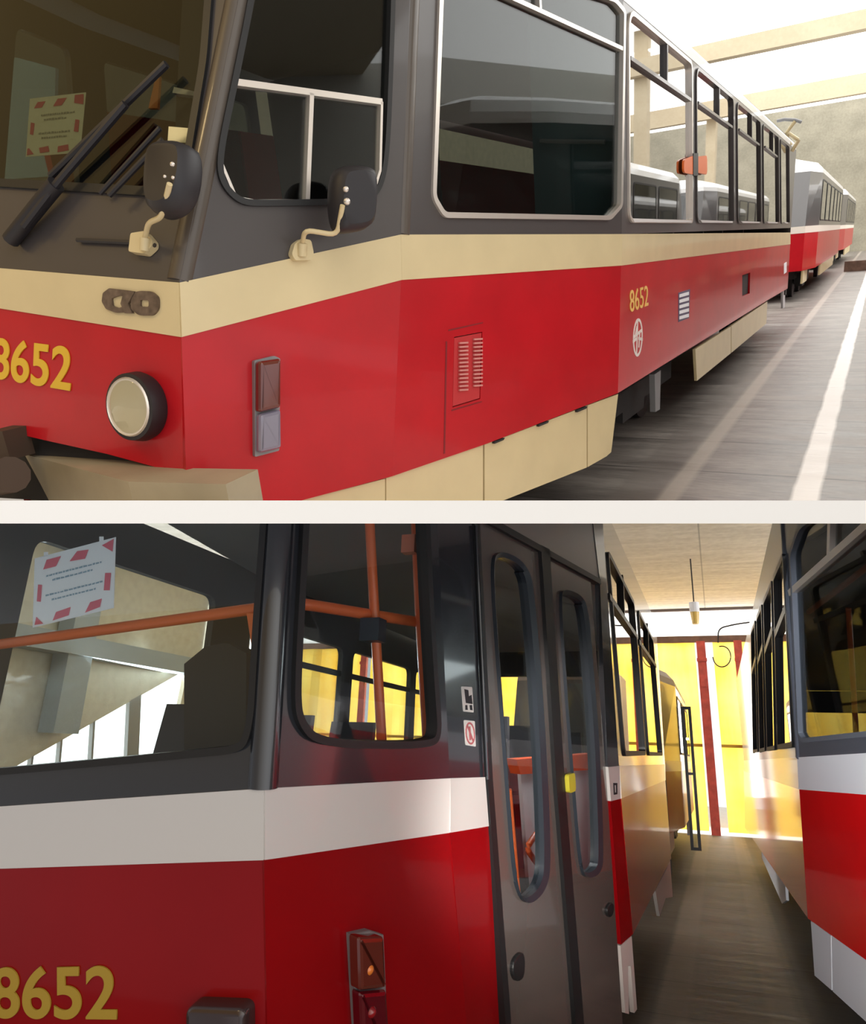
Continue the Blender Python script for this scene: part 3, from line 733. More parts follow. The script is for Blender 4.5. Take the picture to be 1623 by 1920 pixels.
bm = nb(); box(bm, (-2.75, 3.1, -.35), (-2.25, 3.55, -.22)); prism(bm, [(-2.75, 3.5, -.24), (-2.25, 3.5, -.24), (-2.3, 3.66, .42), (-2.7, 3.66, .42)], (0, .1, 0)); box(bm, (-2.6, 3.2, A.fl+.88), (-2.4, 3.4, -.35)); mk('driver_seat', bm, seatM, tA)
for y in (5.2, 6.0, 7.2, 8.2, 9.6): seat(tA, -1.62, y, A); 
for y in (5.6, 6.8, 8.4): seat(tA, -3.3, y, A)
bm = nb(); prism(bm, [f0U.p(278, 203, -.06), f0U.p(295, 203, -.06), f0U.p(299, 142, -.06), f0U.p(290, 150, -.06)], f0U.n*-.01); mk('orange_pennant', bm, mat('orange_card', (.75, .20, .03), .6), tA)
bm = nb(); prism(bm, [f0U.p(314, 266, -.012), f0U.p(361, 268, -.012), f0U.p(363, 241, -.012), f0U.p(316, 237, -.012)], f0U.n*-.003); mk('reflection_tag', bm, creamp, tA, label='small pale tag standing in for a reflection in the glass')  # pale tag modelled in place of a windscreen reflection
bm = nb(); prism(bm, [f0U.p(323, 174, -.05), f0U.p(374, 181, -.05), f0U.p(377, 174, -.05), f0U.p(326, 163, -.05)], f0U.n*-.02); mk('reflection_bar', bm, silver, tA)  # bright bar imitates a reflection on the windscreen
bm = nb(); panel(bm, f0U, f0U.loop([(298, 300), (300, 180), (318, -120), (412, -120), (392, 116), (366, 270), (356, 330)]), (), -.07, -.09); mk('dark_reflection_panel', bm, black, tA)  # black sheet behind the glass imitates a dark reflection
bm = nb(); prism(bm, [A.ony(x, y, 3.0) for x, y in ((-120, 345), (100, 330), (104, 128), (30, 108), (-120, 90))], (0, .02, 0)); mk('reflection_panel', bm, mat('pale_teal', (.34, .46, .40), .6), tA)  # teal sheet imitates the side cab window's reflection
pp = lambda x, y: A.ony(x, y, 12.6)
bm = nb(); tube(bm, [pp(1456, 227), pp(1470, 224), pp(1490, 225), pp(1502, 229)], .022, 8); pg = mk('pantograph', bm, greyM, tA)
for L in ([(1490, 227), (1474, 249), (1482, 272)], [(1497, 262), (1484, 284)], [(1478, 250), (1496, 262)]):
    bm = nb(); tube(bm, [pp(*q) for q in L], .025, 8); mk('pantograph_arm', bm, creamA, pg)
# roof
outl = [R1, R2, R3, R4]; outl = outl+[mir(v, CXA) for v in outl[::-1]]
roof(tA, outl, CXA, roofW)
# notice in the windscreen of tram A
red_marks = [[(.10, .82), (.24, .82), (.30, .92), (.16, .92)], [(.45, .82), (.60, .82), (.68, .94), (.52, .94)], [(.82, .84), (.98, .80), (.97, .97), (.82, .97)],
             [(.28, .04), (.45, .05), (.42, .15), (.25, .13)], [(.60, .03), (.80, .05), (.78, .15), (.60, .13)], [(.03, .02), (.16, .03), (.06, .14), (.03, .13)], [(.06, .38), (.12, .36), (.13, .56), (.06, .58)], [(.86, .36), (.94, .34), (.94, .54), (.87, .56)]]
sheet(A, f0U, [(48, 294), (150, 286), (161, 173), (56, 185)], -.02, 'paper_notice', creamp, 'yellowed paper notice with red slanted bars taped inside the upper tram windscreen', 'notice',
      red_marks, [(.24, .84, .67, .035), (.30, .70, .59, .035), (.22, .80, .36, .035), (.28, .74, .28, .035)], ink=greyp)

# ------------------------------------------------------------------ plain trams farther off
def plain_tram(h, xs, cx, y0, y1, pal, label, group=None, z=(.36, .64, 1.42, 1.56, 1.66, 2.66), name='tram', nwin=None, far=True):
    lowc, beltc, bandc, roofc, skirtc = pal; s = 1 if xs > cx else -1; w = abs(xs-cx); fl = h.fl
    root = thing(h, name, (cx, (y0+y1)/2, fl), label, 'tram', group)
    def outline(zz, lean=0.0):
        H = [(.58, 0), (.86, .22), (1, 1.5)]
        P = [Vector((cx+w*f, y0+dy+lean*(1.5-dy)/1.5, zz)) for f, dy in H]+[Vector((cx+w*f, y1-dy-lean*(1.5-dy)/1.5, zz)) for f, dy in H[::-1]]
        return P+[Vector((2*cx-q.x, q.y, zz)) for q in P[::-1]]
    def loft(nm, m, levels, cap=False):
        b_ = nb(); V = [[b_.verts.new(q) for q in L] for L in levels]; n = len(V[0])
        for i in range(len(V)-1):
            for j in range(n): b_.faces.new((V[i][j], V[i][(j+1) % n], V[i+1][(j+1) % n], V[i+1][j]))
        if cap: b_.faces.new(V[-1]); b_.faces.new(V[0])
        return mk(nm, b_, m, root)
    def sc(L, k_, dz): return [Vector((cx+(q.x-cx)*k_, (y0+y1)/2+(q.y-(y0+y1)/2)*(1-(1-k_)*.2), q.z+dz)) for q in L]
    loft('lower_bodywork', lowc, [outline(fl+z[1]), outline(fl+z[2])], True)
    loft('waist_band', beltc, [sc(outline(fl+z[2]), 1.004, 0), sc(outline(fl+z[3]), 1.004, 0)])
    T_ = outline(fl+z[5], .42)
    loft('window_band', bandc, [outline(fl+z[3]), T_])
    loft('roof', roofc, [T_, sc(T_, .985, .10), sc(T_, .9, .22), sc(T_, .6, .34)], True)
    pl = dirplane(h, (xs, 0, 0), (s, 0, 0), (0, s, 0)); n = nwin or int((y1-y0-3.2)/1.65); st_ = (y1-y0-3.2)/n
    for i in range(n):
        a = y0+1.6+i*st_
        L = rnd([(s*(a+.10), fl+z[4]), (s*(a+st_-.10), fl+z[4]), (s*(a+st_-.10), fl+z[5]-.12), (s*(a+.10), fl+z[5]-.12)], .09, 3)
        b_ = nb(); ring(b_, pl, L, .03, .012, -.004); wn = mk('side_window', b_, rubber, root)
        if wn:
            b_ = nb(); panel(b_, pl, inset(L, .02), (), .006, .002); mk('pane', b_, mat('dark_window_glass', (.02, .022, .024), .03, spec=.9), wn)
    P0, P1 = outline(fl+z[3])[0], T_[0]; Q0, Q1 = Vector((2*cx-P0.x, P0.y, P0.z)), Vector((2*cx-P1.x, P1.y, P1.z))
    pf = Pl(h, P0, (P1-P0).cross(Q0-P0)); Lf = [pf.uv3(q) for q in (P0, P1, Q1, Q0)]
    b_ = nb(); Li = rnd(inset(Lf, .07), .1, 4); panel(b_, pf, Li, (), .012, .002); mk('windscreen', b_, mat('dark_window_glass', (.02, .022, .024), .03, spec=.9), root)
    pn = dirplane(h, (cx, y0, fl+z[1]+.32), (0, -1, 0), (1, 0, 0))
    for e in (-1, 1):
        b_ = nb(); lathe(b_, pn, (e*w*.40, 0), [(.12, 0), (.12, .05), (.10, .06), (.05, .07)], 20); mk('headlamp', b_, mat('pale_lamp', (.75, .73, .66), .2), root)
    b_ = nb(); box(b_, (cx-w*.5, y0-.22, fl+.42), (cx+w*.5, y0+.05, fl+.62)); mk('bumper', b_, skirtc, root)
    for a, e in ((y0+.35, y0+1.5), (y0+3.6, y1-3.8), (y1-1.7, y1-.4)):
        for sd in (1, -1):
            b_ = nb(); q = .06 if a < y0+1 or e > y1-1 else .02; X = cx+sd*(w-q-(.10 if q > .03 else 0)); box(b_, (min(X, X-sd*.04), a, fl+z[0]), (max(X, X-sd*.04), e, fl+z[1]+.01)); mk('skirt_panel', b_, skirtc, root)
    for yc in (y0+2.5, y1-2.7): bogie(root, h, xs, yc, cx, fl)
    b_ = nb(); box(b_, (cx-w+.35, y0+.6, fl+.45), (cx+w-.35, y1-.6, fl+.66)); mk('underframe', b_, under, root)
    return root
bandA = mat('grey_window_band', (.10, .095, .095), .3, coat=.4)
palA = (redA, mat('pale_belt', (.8, .74, .66), .4), bandA, roofW, creamA)
GY = A.onx(1533, 440, XS).y-1.5
plain_tram(A, XS, CXA, GY, GY+13.5, palA, 'red tram with white roof parked directly behind the big graphite-banded tram', 'trams queued on the upper track')
plain_tram(A, XS, CXA, GY+15, GY+28.5, palA, 'farthest red tram at the end of the upper queue', 'trams queued on the upper track')
plain_tram(A, 1.35, 1.35+1.25, 5.0, 19.0, palA, 'nearer tram across the upper aisle, seen only mirrored in the side windows')
plain_tram(A, 1.35, 1.35+1.25, 20.5, 34.5, palA, 'farther tram across the upper aisle, seen only mirrored in the side windows')

# ------------------------------------------------------------------ lower hall: setting
EYB, ZC = 19.0, 3.63
zy = B.ony(1340, 1203, EYB).z
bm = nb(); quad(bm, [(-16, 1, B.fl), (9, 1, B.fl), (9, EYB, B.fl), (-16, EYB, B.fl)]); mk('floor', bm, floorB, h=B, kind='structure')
bm = nb(); quad(bm, [(-16, EYB+.02, B.fl-.01), (9, EYB+.02, B.fl-.01), (9, EYB+12, B.fl-.01), (-16, EYB+12, B.fl-.01)]); mk('ground', bm, plainw, h=B, kind='structure')
bm = nb(); box(bm, (-16, 2, ZC), (9, EYB+.3, ZC+.3)); mk('ceiling', bm, ceilB, h=B, kind='structure')
steel = mat('brown_steel', (.16, .085, .055), .6, noise=.25); redsteel = mat('red_oxide_post', (.52, .075, .05), .55, noise=.25)
bm = nb(); box(bm, (-16, EYB-.06, zy-.02), (9, EYB+.08, zy+.14)); mk('trim_1', bm, steel, h=B, kind='structure')
bm = nb(); box(bm, (-16, EYB-.02, zy+.14), (9, EYB, ZC)); mk('window_1', bm, frost, h=B, kind='structure')
bm = nb(); box(bm, (-16, EYB-.10, ZC-.06), (9, EYB+.05, ZC)); mk('trim_2', bm, mat('dark_edge', (.14, .10, .08), .8), h=B, kind='structure')
X = lambda x, y=1400: B.ony(x, y, EYB).x
spans = [(-15.6, -12.6), (-12.3, -9.4), (-9.1, -6.1), (-5.9, -3.1), (-2.9, X(1317)), (X(1352), X(1394)), (X(1408), 3.6), (3.9, 8.5)]
for i, (a, b_) in enumerate(spans):
    bm = nb(); nn = max(2, int((b_-a)/.25)); z0, z1 = B.fl+.07, zy
    V = [[bm.verts.new((a+(b_-a)*t/nn, EYB+.03*math.sin(t*2.1+i), zz)) for t in range(nn+1)] for zz in (z0, (z0+z1)/2, z1)]
    for r in range(2):
        for t in range(nn): bm.faces.new((V[r][t], V[r][t+1], V[r+1][t+1], V[r+1][t]))
    bmesh.ops.solidify(bm, geom=bm.faces[:], thickness=.01)
    d = mk('door_%d' % (i+1), bm, gateY, h=B, kind='structure')
    bm = nb(); box(bm, (a, EYB-.05, B.fl+1.9), (b_, EYB-.03, B.fl+1.97)); mk('cross_rail', bm, mat('ochre_rail', (.55, .34, .03), .6), d)
for i, (a, b_) in enumerate(zip(spans[:-1], spans[1:])):
    x = (a[1]+b_[0])/2 if i != 4 else X(1329)
    w = .09 if i != 4 else .10
    bm = nb(); box(bm, (x-w, EYB-.16, B.fl), (x+w, EYB-.04, zy)); box(bm, (x-w*1.15, EYB-.2, zy-.5), (x+w*1.15, EYB-.16, zy-.42)); box(bm, (x-w*.7, EYB-.2, zy-1.1), (x+w*.7, EYB-.16, zy-.9))
    mk('gate_post', bm, redsteel, h=B, kind='structure')
# left wall of the lower hall: an added glowing pane imitates a windscreen reflection, added window strips brighten the hall
XL = -12.0; sideL = Pl(B, (XL, 0, 0), (1, 0, 0))
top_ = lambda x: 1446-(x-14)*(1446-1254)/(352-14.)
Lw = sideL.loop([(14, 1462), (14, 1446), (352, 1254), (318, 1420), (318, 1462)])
b2 = nb(); panel(b2, sideL, [sideL.uv3(Vector((XL, y, z_))) for y, z_ in ((2, B.fl), (EYB, B.fl), (EYB, ZC), (2, ZC))], [Lw], 0, -.2); mk('wall_left', b2, mat('beige_wall', (.66, .60, .47), .9, noise=.08), h=B, kind='structure')
b2 = nb(); panel(b2, sideL, Lw, (), -.12, -.14); o = mk('window_2', b2, daylight, h=B, kind='structure')  # glowing sloped pane stands in for windows reflected in the rear windscreen
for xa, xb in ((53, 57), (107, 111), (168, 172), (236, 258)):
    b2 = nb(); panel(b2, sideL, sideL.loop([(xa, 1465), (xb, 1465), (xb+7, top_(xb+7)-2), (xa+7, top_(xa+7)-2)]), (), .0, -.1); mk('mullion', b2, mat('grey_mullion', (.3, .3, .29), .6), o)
bluec = mat('blue_grey_column', (.36, .40, .42), .7)
for x, zl in ((112, sideL.p(112, 1375).z), (405, B.fl)):
    q_ = B.onx(x, 1380, XL+.3); b2 = nb(); box(b2, (XL+.05, q_.y-.3, zl), (XL+.45, q_.y+.3, ZC)); mk('column', b2, bluec, h=B, kind='structure')
q_ = B.onx(250, 1225, XL+.3); b2 = nb(); box(b2, (XL+.02, 4, q_.z-.25), (XL+.5, EYB, q_.z+.12)); mk('wall_beam', b2, bluec, h=B, kind='structure')
kk = 2
def fill_windows(X_, spans_, z0, z1):  # added glowing strips, put in to brighten the lower hall and its ceiling
    global kk
    pl = dirplane(B, (X_, 0, 0), (-1 if X_ > 0 else 1, 0, 0), (0, -1 if X_ > 0 else 1, 0)); sg = -1 if X_ > 0 else 1
    for a, e in spans_:
        kk += 1; glazed(pl, lambda y0, y1, c, d_: [(sg*y0, c), (sg*y1, c), (sg*y1, d_), (sg*y0, d_)], (a, e, z0, z1), kk, B, daylight, greyM, 3, .16)
fill_windows(XL, [(2.2, 7.2), (15.2, 18.8)], 1.9, 3.4)
fill_windows(8.8, [(3, 8), (8.4, 13.4), (13.8, 18.8)], 1.9, 3.4)
xwall(B, 'wall_right', 8.8, 2, EYB, B.fl, ZC, [], plainw)
bm = nb(); p = B.ony(1302, 1150, 14); tube(bm, [(p.x, p.y, ZC), (p.x, p.y, p.z+.18)], .012, 8); lampo = mk('pendant_lamp', bm, black, h=B, base=p, label='small pendant lamp hanging over the lower aisle before the white window strip', cat='lamp')
bm = nb(); tube(bm, [p+Vector((0, 0, .2)), p+Vector((0, 0, .02))], .09, 14); mk('lamp_cap', bm, whitep, lampo)
bm = nb(); tube(bm, [p+Vector((0, 0, .02)), p-Vector((0, 0, .20))], [.085, .06], 14); mk('lamp_shade', bm, mat('amber_glass', (.75, .5, .12), .3), lampo)
# cables near the gate beam
def cable(pts, r, label):
    b_ = nb(); tube(b_, bend([Vector(q) for q in pts], .25, 6), r, 6); return mk('cable', b_, black, h=B, base=pts[0], label=label, cat='cable')
g = lambda x, y, dy=-.3: B.ony(x, y, EYB+dy)
cable([g(1346, 1205), g(1346, 1178), g(1385, 1169), g(1425, 1165)], .022, 'black cable rising from the red gate post and running right along the white window strip')
lp = [g(1353+17*math.cos(t*.5-1.9), 1231+20*math.sin(t*.5-1.9)) for t in range(11)]
cable(lp, .016, 'thin black cable looped beside the top of the red gate post')

# ------------------------------------------------------------------ tram B: rear of a red and grey tram in the lower hall
b0, b1, b2 = kpt(B, (0, 1512), (0, 1628)), kpt(B, (495, 1478), (495, 1612)), kpt(B, (843, 1459), (843, 1561))
b3 = kpt(B, (1160, 1436), (1164, 1497)); XB = b3.x; CXB = XB-1.25
mainB = Pl(B, (XB, 0, 0), (1, 0, 0)); b3 = mainB.p(1160, 1436)
u3, l3 = mainB.p(1130, 985), mainB.p(1186, 1752)
g2U = Pl.tri(B, b2, b3, u3); u2 = g2U.p(820, 985); g1U = Pl.tri(B, b1, b2, u2); u1 = g1U.p(526, 985); g0U = Pl.tri(B, b0, b1, u1)
g2L = Pl.tri(B, b2, b3, l3); l2 = g2L.p(872, 1900); g1L = Pl.tri(B, b1, b2, l2); l1 = g1L.p(502, 1900); g0L = Pl.tri(B, b0, b1, l1)
ZB_ = 1.42
tB = thing(B, 'tram', (CXB, 5, B.fl), 'crimson tram with pale grey band, tail lamps and brown folding door, left in lower picture', 'tram')
b0b = b1+(b0-b1)*1.6; q1, q2, q3 = ridge(b1, u1, ZB_), ridge(b2, u2, ZB_), ridge(b3, u3, ZB_); q0 = b0b+(q1-b1)
YB = mainB.p(1246, 1430).y; b4, q4 = Vector((XB, YB, b3.z)), Vector((XB, YB, ZB_))
V0 = rnd(g0U.loop([(510, 880), (503, 988), (490, 1167), (480, 1343), (468, 1399), (440, 1413), (250, 1431), (0, 1453), (-160, 1467), (-80, 900)]), .04)
V1 = rnd(g1U.loop([(566, 900), (561, 986), (550, 1178), (544, 1300), (549, 1356), (588, 1402), (800, 1404), (822, 1381), (816, 1300), (806, 1138), (799, 986), (794, 890)]), .2, 6)
QB = [[(1136, 1030), (1186, 1128), (1208, 1416), (1168, 1418)], [(1194, 1142), (1222, 1197), (1240, 1417), (1214, 1417)]]
V3 = [rnd(mainB.loop(q), .07) for q in QB]
bm = nb()
panel(bm, g0U, [g0U.uv3(q) for q in (b0b, b1, q1, q0)], [V0], 0, -.03)
panel(bm, g1U, [g1U.uv3(q) for q in (b1, b2, q2, q1)], [V1], 0, -.03)
panel(bm, g2U, [g2U.uv3(b2)]+P2(g2U, (908, 1457), (885, 951))+[g2U.uv(870, 720), g2U.uv3(q2)], (), 0, -.03)
panel(bm, g2U, P2(g2U, (1139, 1438))+[g2U.uv3(b3), g2U.uv3(u3)]+P2(g2U, (1126, 940), (1104, 940), (1112, 985), (1124, 1086)), (), 0, -.03)
panel(bm, mainB, [mainB.uv3(q) for q in (b3, b4, q4, q3)], V3, 0, -.03)
mk('upper_bodywork', bm, darkB, tB)
bm = nb(); panel(bm, g2U, P2(g2U, (885, 951), (1124, 1086), (1110, 960), (880, 760)), (), -.004, -.03); mk('door_header', bm, mat('grey_header', (.24, .225, .205), .35), tB)
bm = nb(); e = Vector((-.022, .028, 0)); tube(bm, [b1+e, q1+e], .04, 16); mk('corner_pillar', bm, darkB, tB, smooth=True)
window(tB, g0U, V0, .02, rubber, gB, name='rear_windscreen')
window(tB, g1U, V1, .022, rubber, gB, name='quarter_window', out=.018)
for q, L, vb in zip(QB, V3, (((1140, 1118), (1192, 1194)), ((1196, 1203), (1228, 1249)))):
    window(tB, mainB, L, .03, rubber, gS, name='side_window', bars=[(*P2(mainB, *vb), .018), (*P2(mainB, ((q[0][0]+q[1][0])/2+4, (q[0][1]+q[1][1])/2), ((vb[0][0]+vb[1][0])/2+2, (vb[0][1]+vb[1][1])/2)), .016)])
bt = [(-239, 1528), b1, b2, g2L.p(908, 1457)]; bb = [(-239, 1636), (495, 1612), (843, 1561), (915, 1549)]
bm = nb()
for pl, i in ((g0L, 0), (g1L, 1), (g2L, 2)):
    panel(bm, pl, [pl.uv3(q) if isinstance(q, Vector) else pl.uv(*q) for q in (bb[i], bb[i+1], bt[i+1], bt[i])], (), .003, -.03)
panel(bm, g2L, P2(g2L, (1139, 1438), (1160, 1436), (1164, 1497), (1144, 1502)), (), .003, -.03)
panel(bm, mainB, [mainB.uv3(q) for q in (b3, b4)]+[mainB.uv(1247, 1463), mainB.uv(1164, 1497)], (), .003, -.03)
mk('waist_band', bm, whiteB, tB)
bm = nb()
panel(bm, g0L, g0L.loop([(-239, 1636), (495, 1612), (502, 1990), (-239, 1990)]), (), 0, -.03)
panel(bm, g1L, g1L.loop([(495, 1612), (843, 1561), (880, 1985), (502, 1990)]), (), 0, -.03)
panel(bm, g2L, g2L.loop([(843, 1561), (915, 1549), (951, 1980), (880, 1985)]), (), 0, -.03)
panel(bm, g2L, g2L.loop([(1144, 1502), (1164, 1497), (1186, 1752), (1164, 1771)]), (), 0, -.03)
panel(bm, mainB, mainB.loop([(1164, 1497), (1247, 1463), (1258, 1609), (1186, 1752)]), (), 0, -.03)
mk('lower_bodywork', bm, redB, tB)
skB = mat('grey_white_skirt', (.62, .56, .53), .5)
bm = nb(); panel(bm, g2L, g2L.loop([(1165, 1774), (1186, 1756), (1196, 1893), (1191, 1900), (1184, 1812), (1179, 1812), (1181, 1902), (1174, 1900)]), (), -.006, -.03); mk('skirt_panel', bm, skB, tB)
bm = nb(); panel(bm, mainB, mainB.loop([(1230, 1671), (1249, 1633), (1257, 1611), (1262, 1682), (1249, 1684), (1238, 1718)]), (), -.006, -.03); mk('skirt_panel', bm, skB, tB)
bogie(tB, B, XB, 5.3, CXB, B.fl)
bm = nb(); box(bm, (CXB-.9, 2.8, B.fl+.35), (XB-.35, YB, B.fl+.62)); mk('underframe', bm, under, tB)
# folding door
doorM = mat('brown_black_door', (.12, .098, .088), .25, coat=.8); gask = mat('blue_grey_rubber', (.024, .031, .042), .4)
dr = bpy.data.objects.new('folding_door', None); COL.objects.link(dr); dr.parent = tB; BASE[dr.name] = BASE[tB.name]
D1 = rnd(g2U.loop([(921, 1050), (937, 1032), (972, 1046), (992, 1072), (1000, 1110), (1018, 1317), (1033, 1617), (1022, 1672), (987, 1701), (966, 1660), (952, 1481), (936, 1264)]), .3, 6)
D2 = rnd(g2U.loop([(1050, 1118), (1057, 1103), (1090, 1116), (1102, 1143), (1112, 1260), (1123, 1400), (1131, 1610), (1124, 1638), (1104, 1648), (1089, 1636), (1074, 1454), (1062, 1300)]), .3, 6)
leaf = [[(897, 958), (1012, 1022), (1040, 1461), (1082, 1990), (961, 1990), (921, 1461)], [(1028, 1030), (1110, 1078), (1139, 1438), (1176, 1990), (1098, 1990), (1056, 1461)]]
for L, Hh, gw in zip(leaf, (D1, D2), (.045, .05)):
    bm = nb(); panel(bm, g2U, g2U.loop(L), [Hh], -.012, -.045); lf = mk('door_leaf', bm, doorM, dr)
    bm = nb(); I = inset(Hh, gw*.45); n = len(Hh)
    # gasket: wider on the side away from the hinge
    c = sum((Vector(q) for q in Hh), Vector((0, 0)))/n
    I = [Vector(q)+Vector((-.028, 0))*(1 if (Vector(q)-c).x > 0 else 0) for q in I]
    R_ = [[bm.verts.new(g2U.at(q, d)) for q in Z] for Z, d in ((Hh, .004), (I, -.004), (I, -.045), (Hh, -.045))]
    for i in range(n):
        for k_ in range(4): bm.faces.new((R_[k_][i], R_[k_][(i+1) % n], R_[(k_+1) % 4][(i+1) % n], R_[(k_+1) % 4][i]))
    mk('window_gasket', bm, gask, lf, smooth=True)
    bm = nb(); panel(bm, g2U, I, (), -.025, -.03); mk('door_pane', bm, gB, lf)
for L in ([(885, 951), (896, 957), (921, 1461), (961, 1990), (950, 1990), (911, 1461)], [(1012, 1022), (1028, 1030), (1056, 1461), (1098, 1990), (1082, 1990), (1040, 1461)], [(885, 951), (1124, 1086), (1125, 1096), (886, 966)]):
    bm = nb(); panel(bm, g2U, g2U.loop(L), (), .006, -.04); mk('door_seal', bm, rubber, dr)
bm = nb(); tube(bm, [g2U.p(892, 985, .012), g2U.p(914, 1461, .012)], .006, 8); mk('door_edge_strip', bm, darkB, dr)
bm = nb(); panel(bm, g2U, rnd(g2U.loop([(1058, 1452), (1070, 1448), (1072, 1482), (1060, 1487)]), .02), (), .02, 0); mk('door_button', bm, mat('yellow_green_plastic', (.55, .48, .04), .4), dr, label='oval yellow-green door button')
for L in ([(962, 1800), (978, 1783), (984, 1795), (982, 1835), (968, 1842), (960, 1825)], [(1138, 1700), (1147, 1690), (1151, 1700), (1149, 1714), (1143, 1722), (1137, 1712)]):
    bm = nb(); pad(bm, g2U, chaikin(g2U.loop(L), 2), -.012, .004, .006); mk('door_buffer', bm, rubber, dr, label='small black rubber door stop')
# pictogram stickers beside the door
stB = mat('sticker_grey', (.62, .60, .58), .6)
def sticker(L, nm, label): b_ = nb(); panel(b_, g2U, rnd(g2U.loop(L), .006), (), .002, -.002); return mk(nm, b_, stB, tB, label=label)
s1 = sticker([(868, 1334), (887, 1336), (884, 1288), (864, 1287)], 'pictogram_sticker', 'pale sticker with a black pushchair pictogram')
bm = nb()
for L in ([(872, 1318), (884, 1320), (882, 1303), (877, 1306), (876, 1294), (869, 1292)], [(871, 1331), (875, 1331), (874, 1322), (871, 1322)], [(880, 1331), (884, 1332), (883, 1322), (879, 1322)]): panel(bm, g2U, g2U.loop(L), (), .004, .001)
mk('pushchair_symbol', bm, black, s1)
s2 = sticker([(872, 1397), (891, 1400), (889, 1352), (869, 1350)], 'pictogram_sticker', 'pale sticker with a red struck-through ring')
bm = nb(); n = 20; c = g2U.uv(880, 1375); ax = g2U.uv(888.5, 1376)-c; ay = g2U.uv(879, 1354)-c
O_ = [c+ax*math.cos(2*math.pi*i/n)+ay*math.sin(2*math.pi*i/n) for i in range(n)]
ring(bm, g2U, O_, .006, .004, .001); seg(bm, g2U, c-ax*.6+ay*.7, c+ax*.6-ay*.7, .004, .004); seg(bm, g2U, c-ax*.1+ay*.6, c-ax*.05-ay*.6, .006, .0035); mk('prohibition_symbol', bm, mat('dull_red_print', (.42, .12, .13), .6), s2)
bm = nb(); panel(bm, g2L, g2L.loop([(1149, 1490), (1155, 1489), (1155, 1468), (1148, 1468)]), [g2L.loop([(1150.5, 1486), (1153.5, 1485.5), (1153, 1472), (1150, 1472)])], .006, .002); mk('small_numeral', bm, black, tB, label='small black numeral on the pale band')
# rear lamps, number
digits(g0L, (-14, 1908), (221, 1911), (-14, 1812), mat('mustard_lettering', (.42, .27, .03), .5), tB)
bm = nb(); pad(bm, g0L, rnd(g0L.loop([(348, 1990), (462, 1990), (461, 1898), (452, 1889), (360, 1885), (349, 1894)], .04), .012), 0, .05, .012); mk('fog_lamp', bm, mat('dark_brown_lamp', (.035, .018, .018), .25, coat=.6), tB, smooth=True)
bm = nb(); pad(bm, g1L, g1L.loop([(658, 1752), (692, 1744), (718, 1752), (728, 1990), (672, 1990)], .02), 0, .025, .005); tl_ = mk('rear_lamp_cluster', bm, greyM, tB)
bm = nb(); pad(bm, g1L, rnd(g1L.loop([(671, 1758), (719, 1756), (723, 1852), (674, 1858)], .055), .01), .02, .06, .01); mk('amber_lens', bm, brownL, tl_)
bm = nb(); pad(bm, g1L, rnd(g1L.loop([(674, 1861), (724, 1856), (732, 1990), (680, 1990)], .05), .01), .02, .055, .01); mk('red_lens', bm, mat('deep_red_lens', (.10, .003, .008), .15, coat=.9), tl_)
for (x, y), m_, nm in (((690, 1817), orangeL, 'amber_bulb'), ((695, 1897), redL, 'red_bulb')):
    bm = nb(); bmesh.ops.create_uvsphere(bm, u_segments=16, v_segments=10, radius=.016, matrix=Matrix.Translation(g1L.p(x, y, .05))); mk(nm, bm, m_, tl_, smooth=True)
# interior of tram B
bm = nb(); prism(bm, plan((b1, b2, b3), (l1, l2, l3), B.fl+.80, CXB, YB-.05), (0, 0, -.04)); mk('interior_floor', bm, intD, tB)
bm = nb(); prism(bm, plan((b1, b2, b3), (q1, q2, q3), 1.12, CXB, YB-.05, .1), (0, 0, .03)); mk('interior_ceiling', bm, intG, tB)
farB = dirplane(B, (2*CXB-XB, 0, 0), (1, 0, 0), (0, 1, 0))
HB = ((2.46, 3.88, -.34, .92), (4.3, 5.72, 0, .84), (5.92, 7.30, 0, .84), (7.45, 8.08, 0, .84))
hb = [rnd([(a, c), (e, c), (e, d_), (a, d_)], .08) for a, e, c, d_ in HB]
bm = nb(); panel(bm, farB, [(1.8, B.fl+.5), (YB, B.fl+.5), (YB, 1.2), (1.8, 1.2)], hb, 0, -.05)
for a, e, c, d_ in HB[1:]: panel(bm, farB, [(a, .60), (e, .60), (e, .645), (a, .645)], (), -.01, -.04)
mk('far_side_wall', bm, intM, tB)
bm = nb()
for L in hb: panel(bm, farB, L, (), -.02, -.025)
mk('far_side_glazing', bm, gB, tB)
bm = nb(); box(bm, (2*CXB-XB, YB, B.fl+.5), (XB, YB+.05, -.05)); box(bm, (2*CXB-XB, YB, .85), (XB, YB+.05, 1.2)); mk('front_wall', bm, intD, tB)
for x, y in ((-1.3, 3.9), (-1.3, 5.2), (-1.3, 6.4), (-2.75, 3.2), (-2.75, 4.2), (-2.75, 5.2), (-2.2, 6.2)): seat(tB, x, y, B)
i0, i1 = g0U.p(0, 1208, -.30), g0U.p(488, 1140, -.26); i2 = g1U.p(793, 1168, -.16)
bm = nb(); tube(bm, bend([i0+(i0-i1)*.8, i0, i1, g1U.p(560, 1131, -.22), i2], .05), .019, 12); hr = mk('handrail', bm, orange, tB, smooth=True)
bm = nb(); tube(bm, bend([g1U.p(690, 930, -.17), g1U.p(694, 1000, -.17), g1U.p(702, 1150, -.17), g1U.p(717, 1420, -.17), g1U.p(722, 1520, -.17)], .05), .017, 12); mk('grab_pole', bm, orange, tB, smooth=True)
bm = nb(); tube(bm, [g1U.p(780, 930, -.14), g1U.p(790, 1150, -.14), g1U.p(806, 1420, -.14), g1U.p(814, 1560, -.14)], .024, 12); gp = mk('grab_pole', bm, orange, tB, smooth=True)
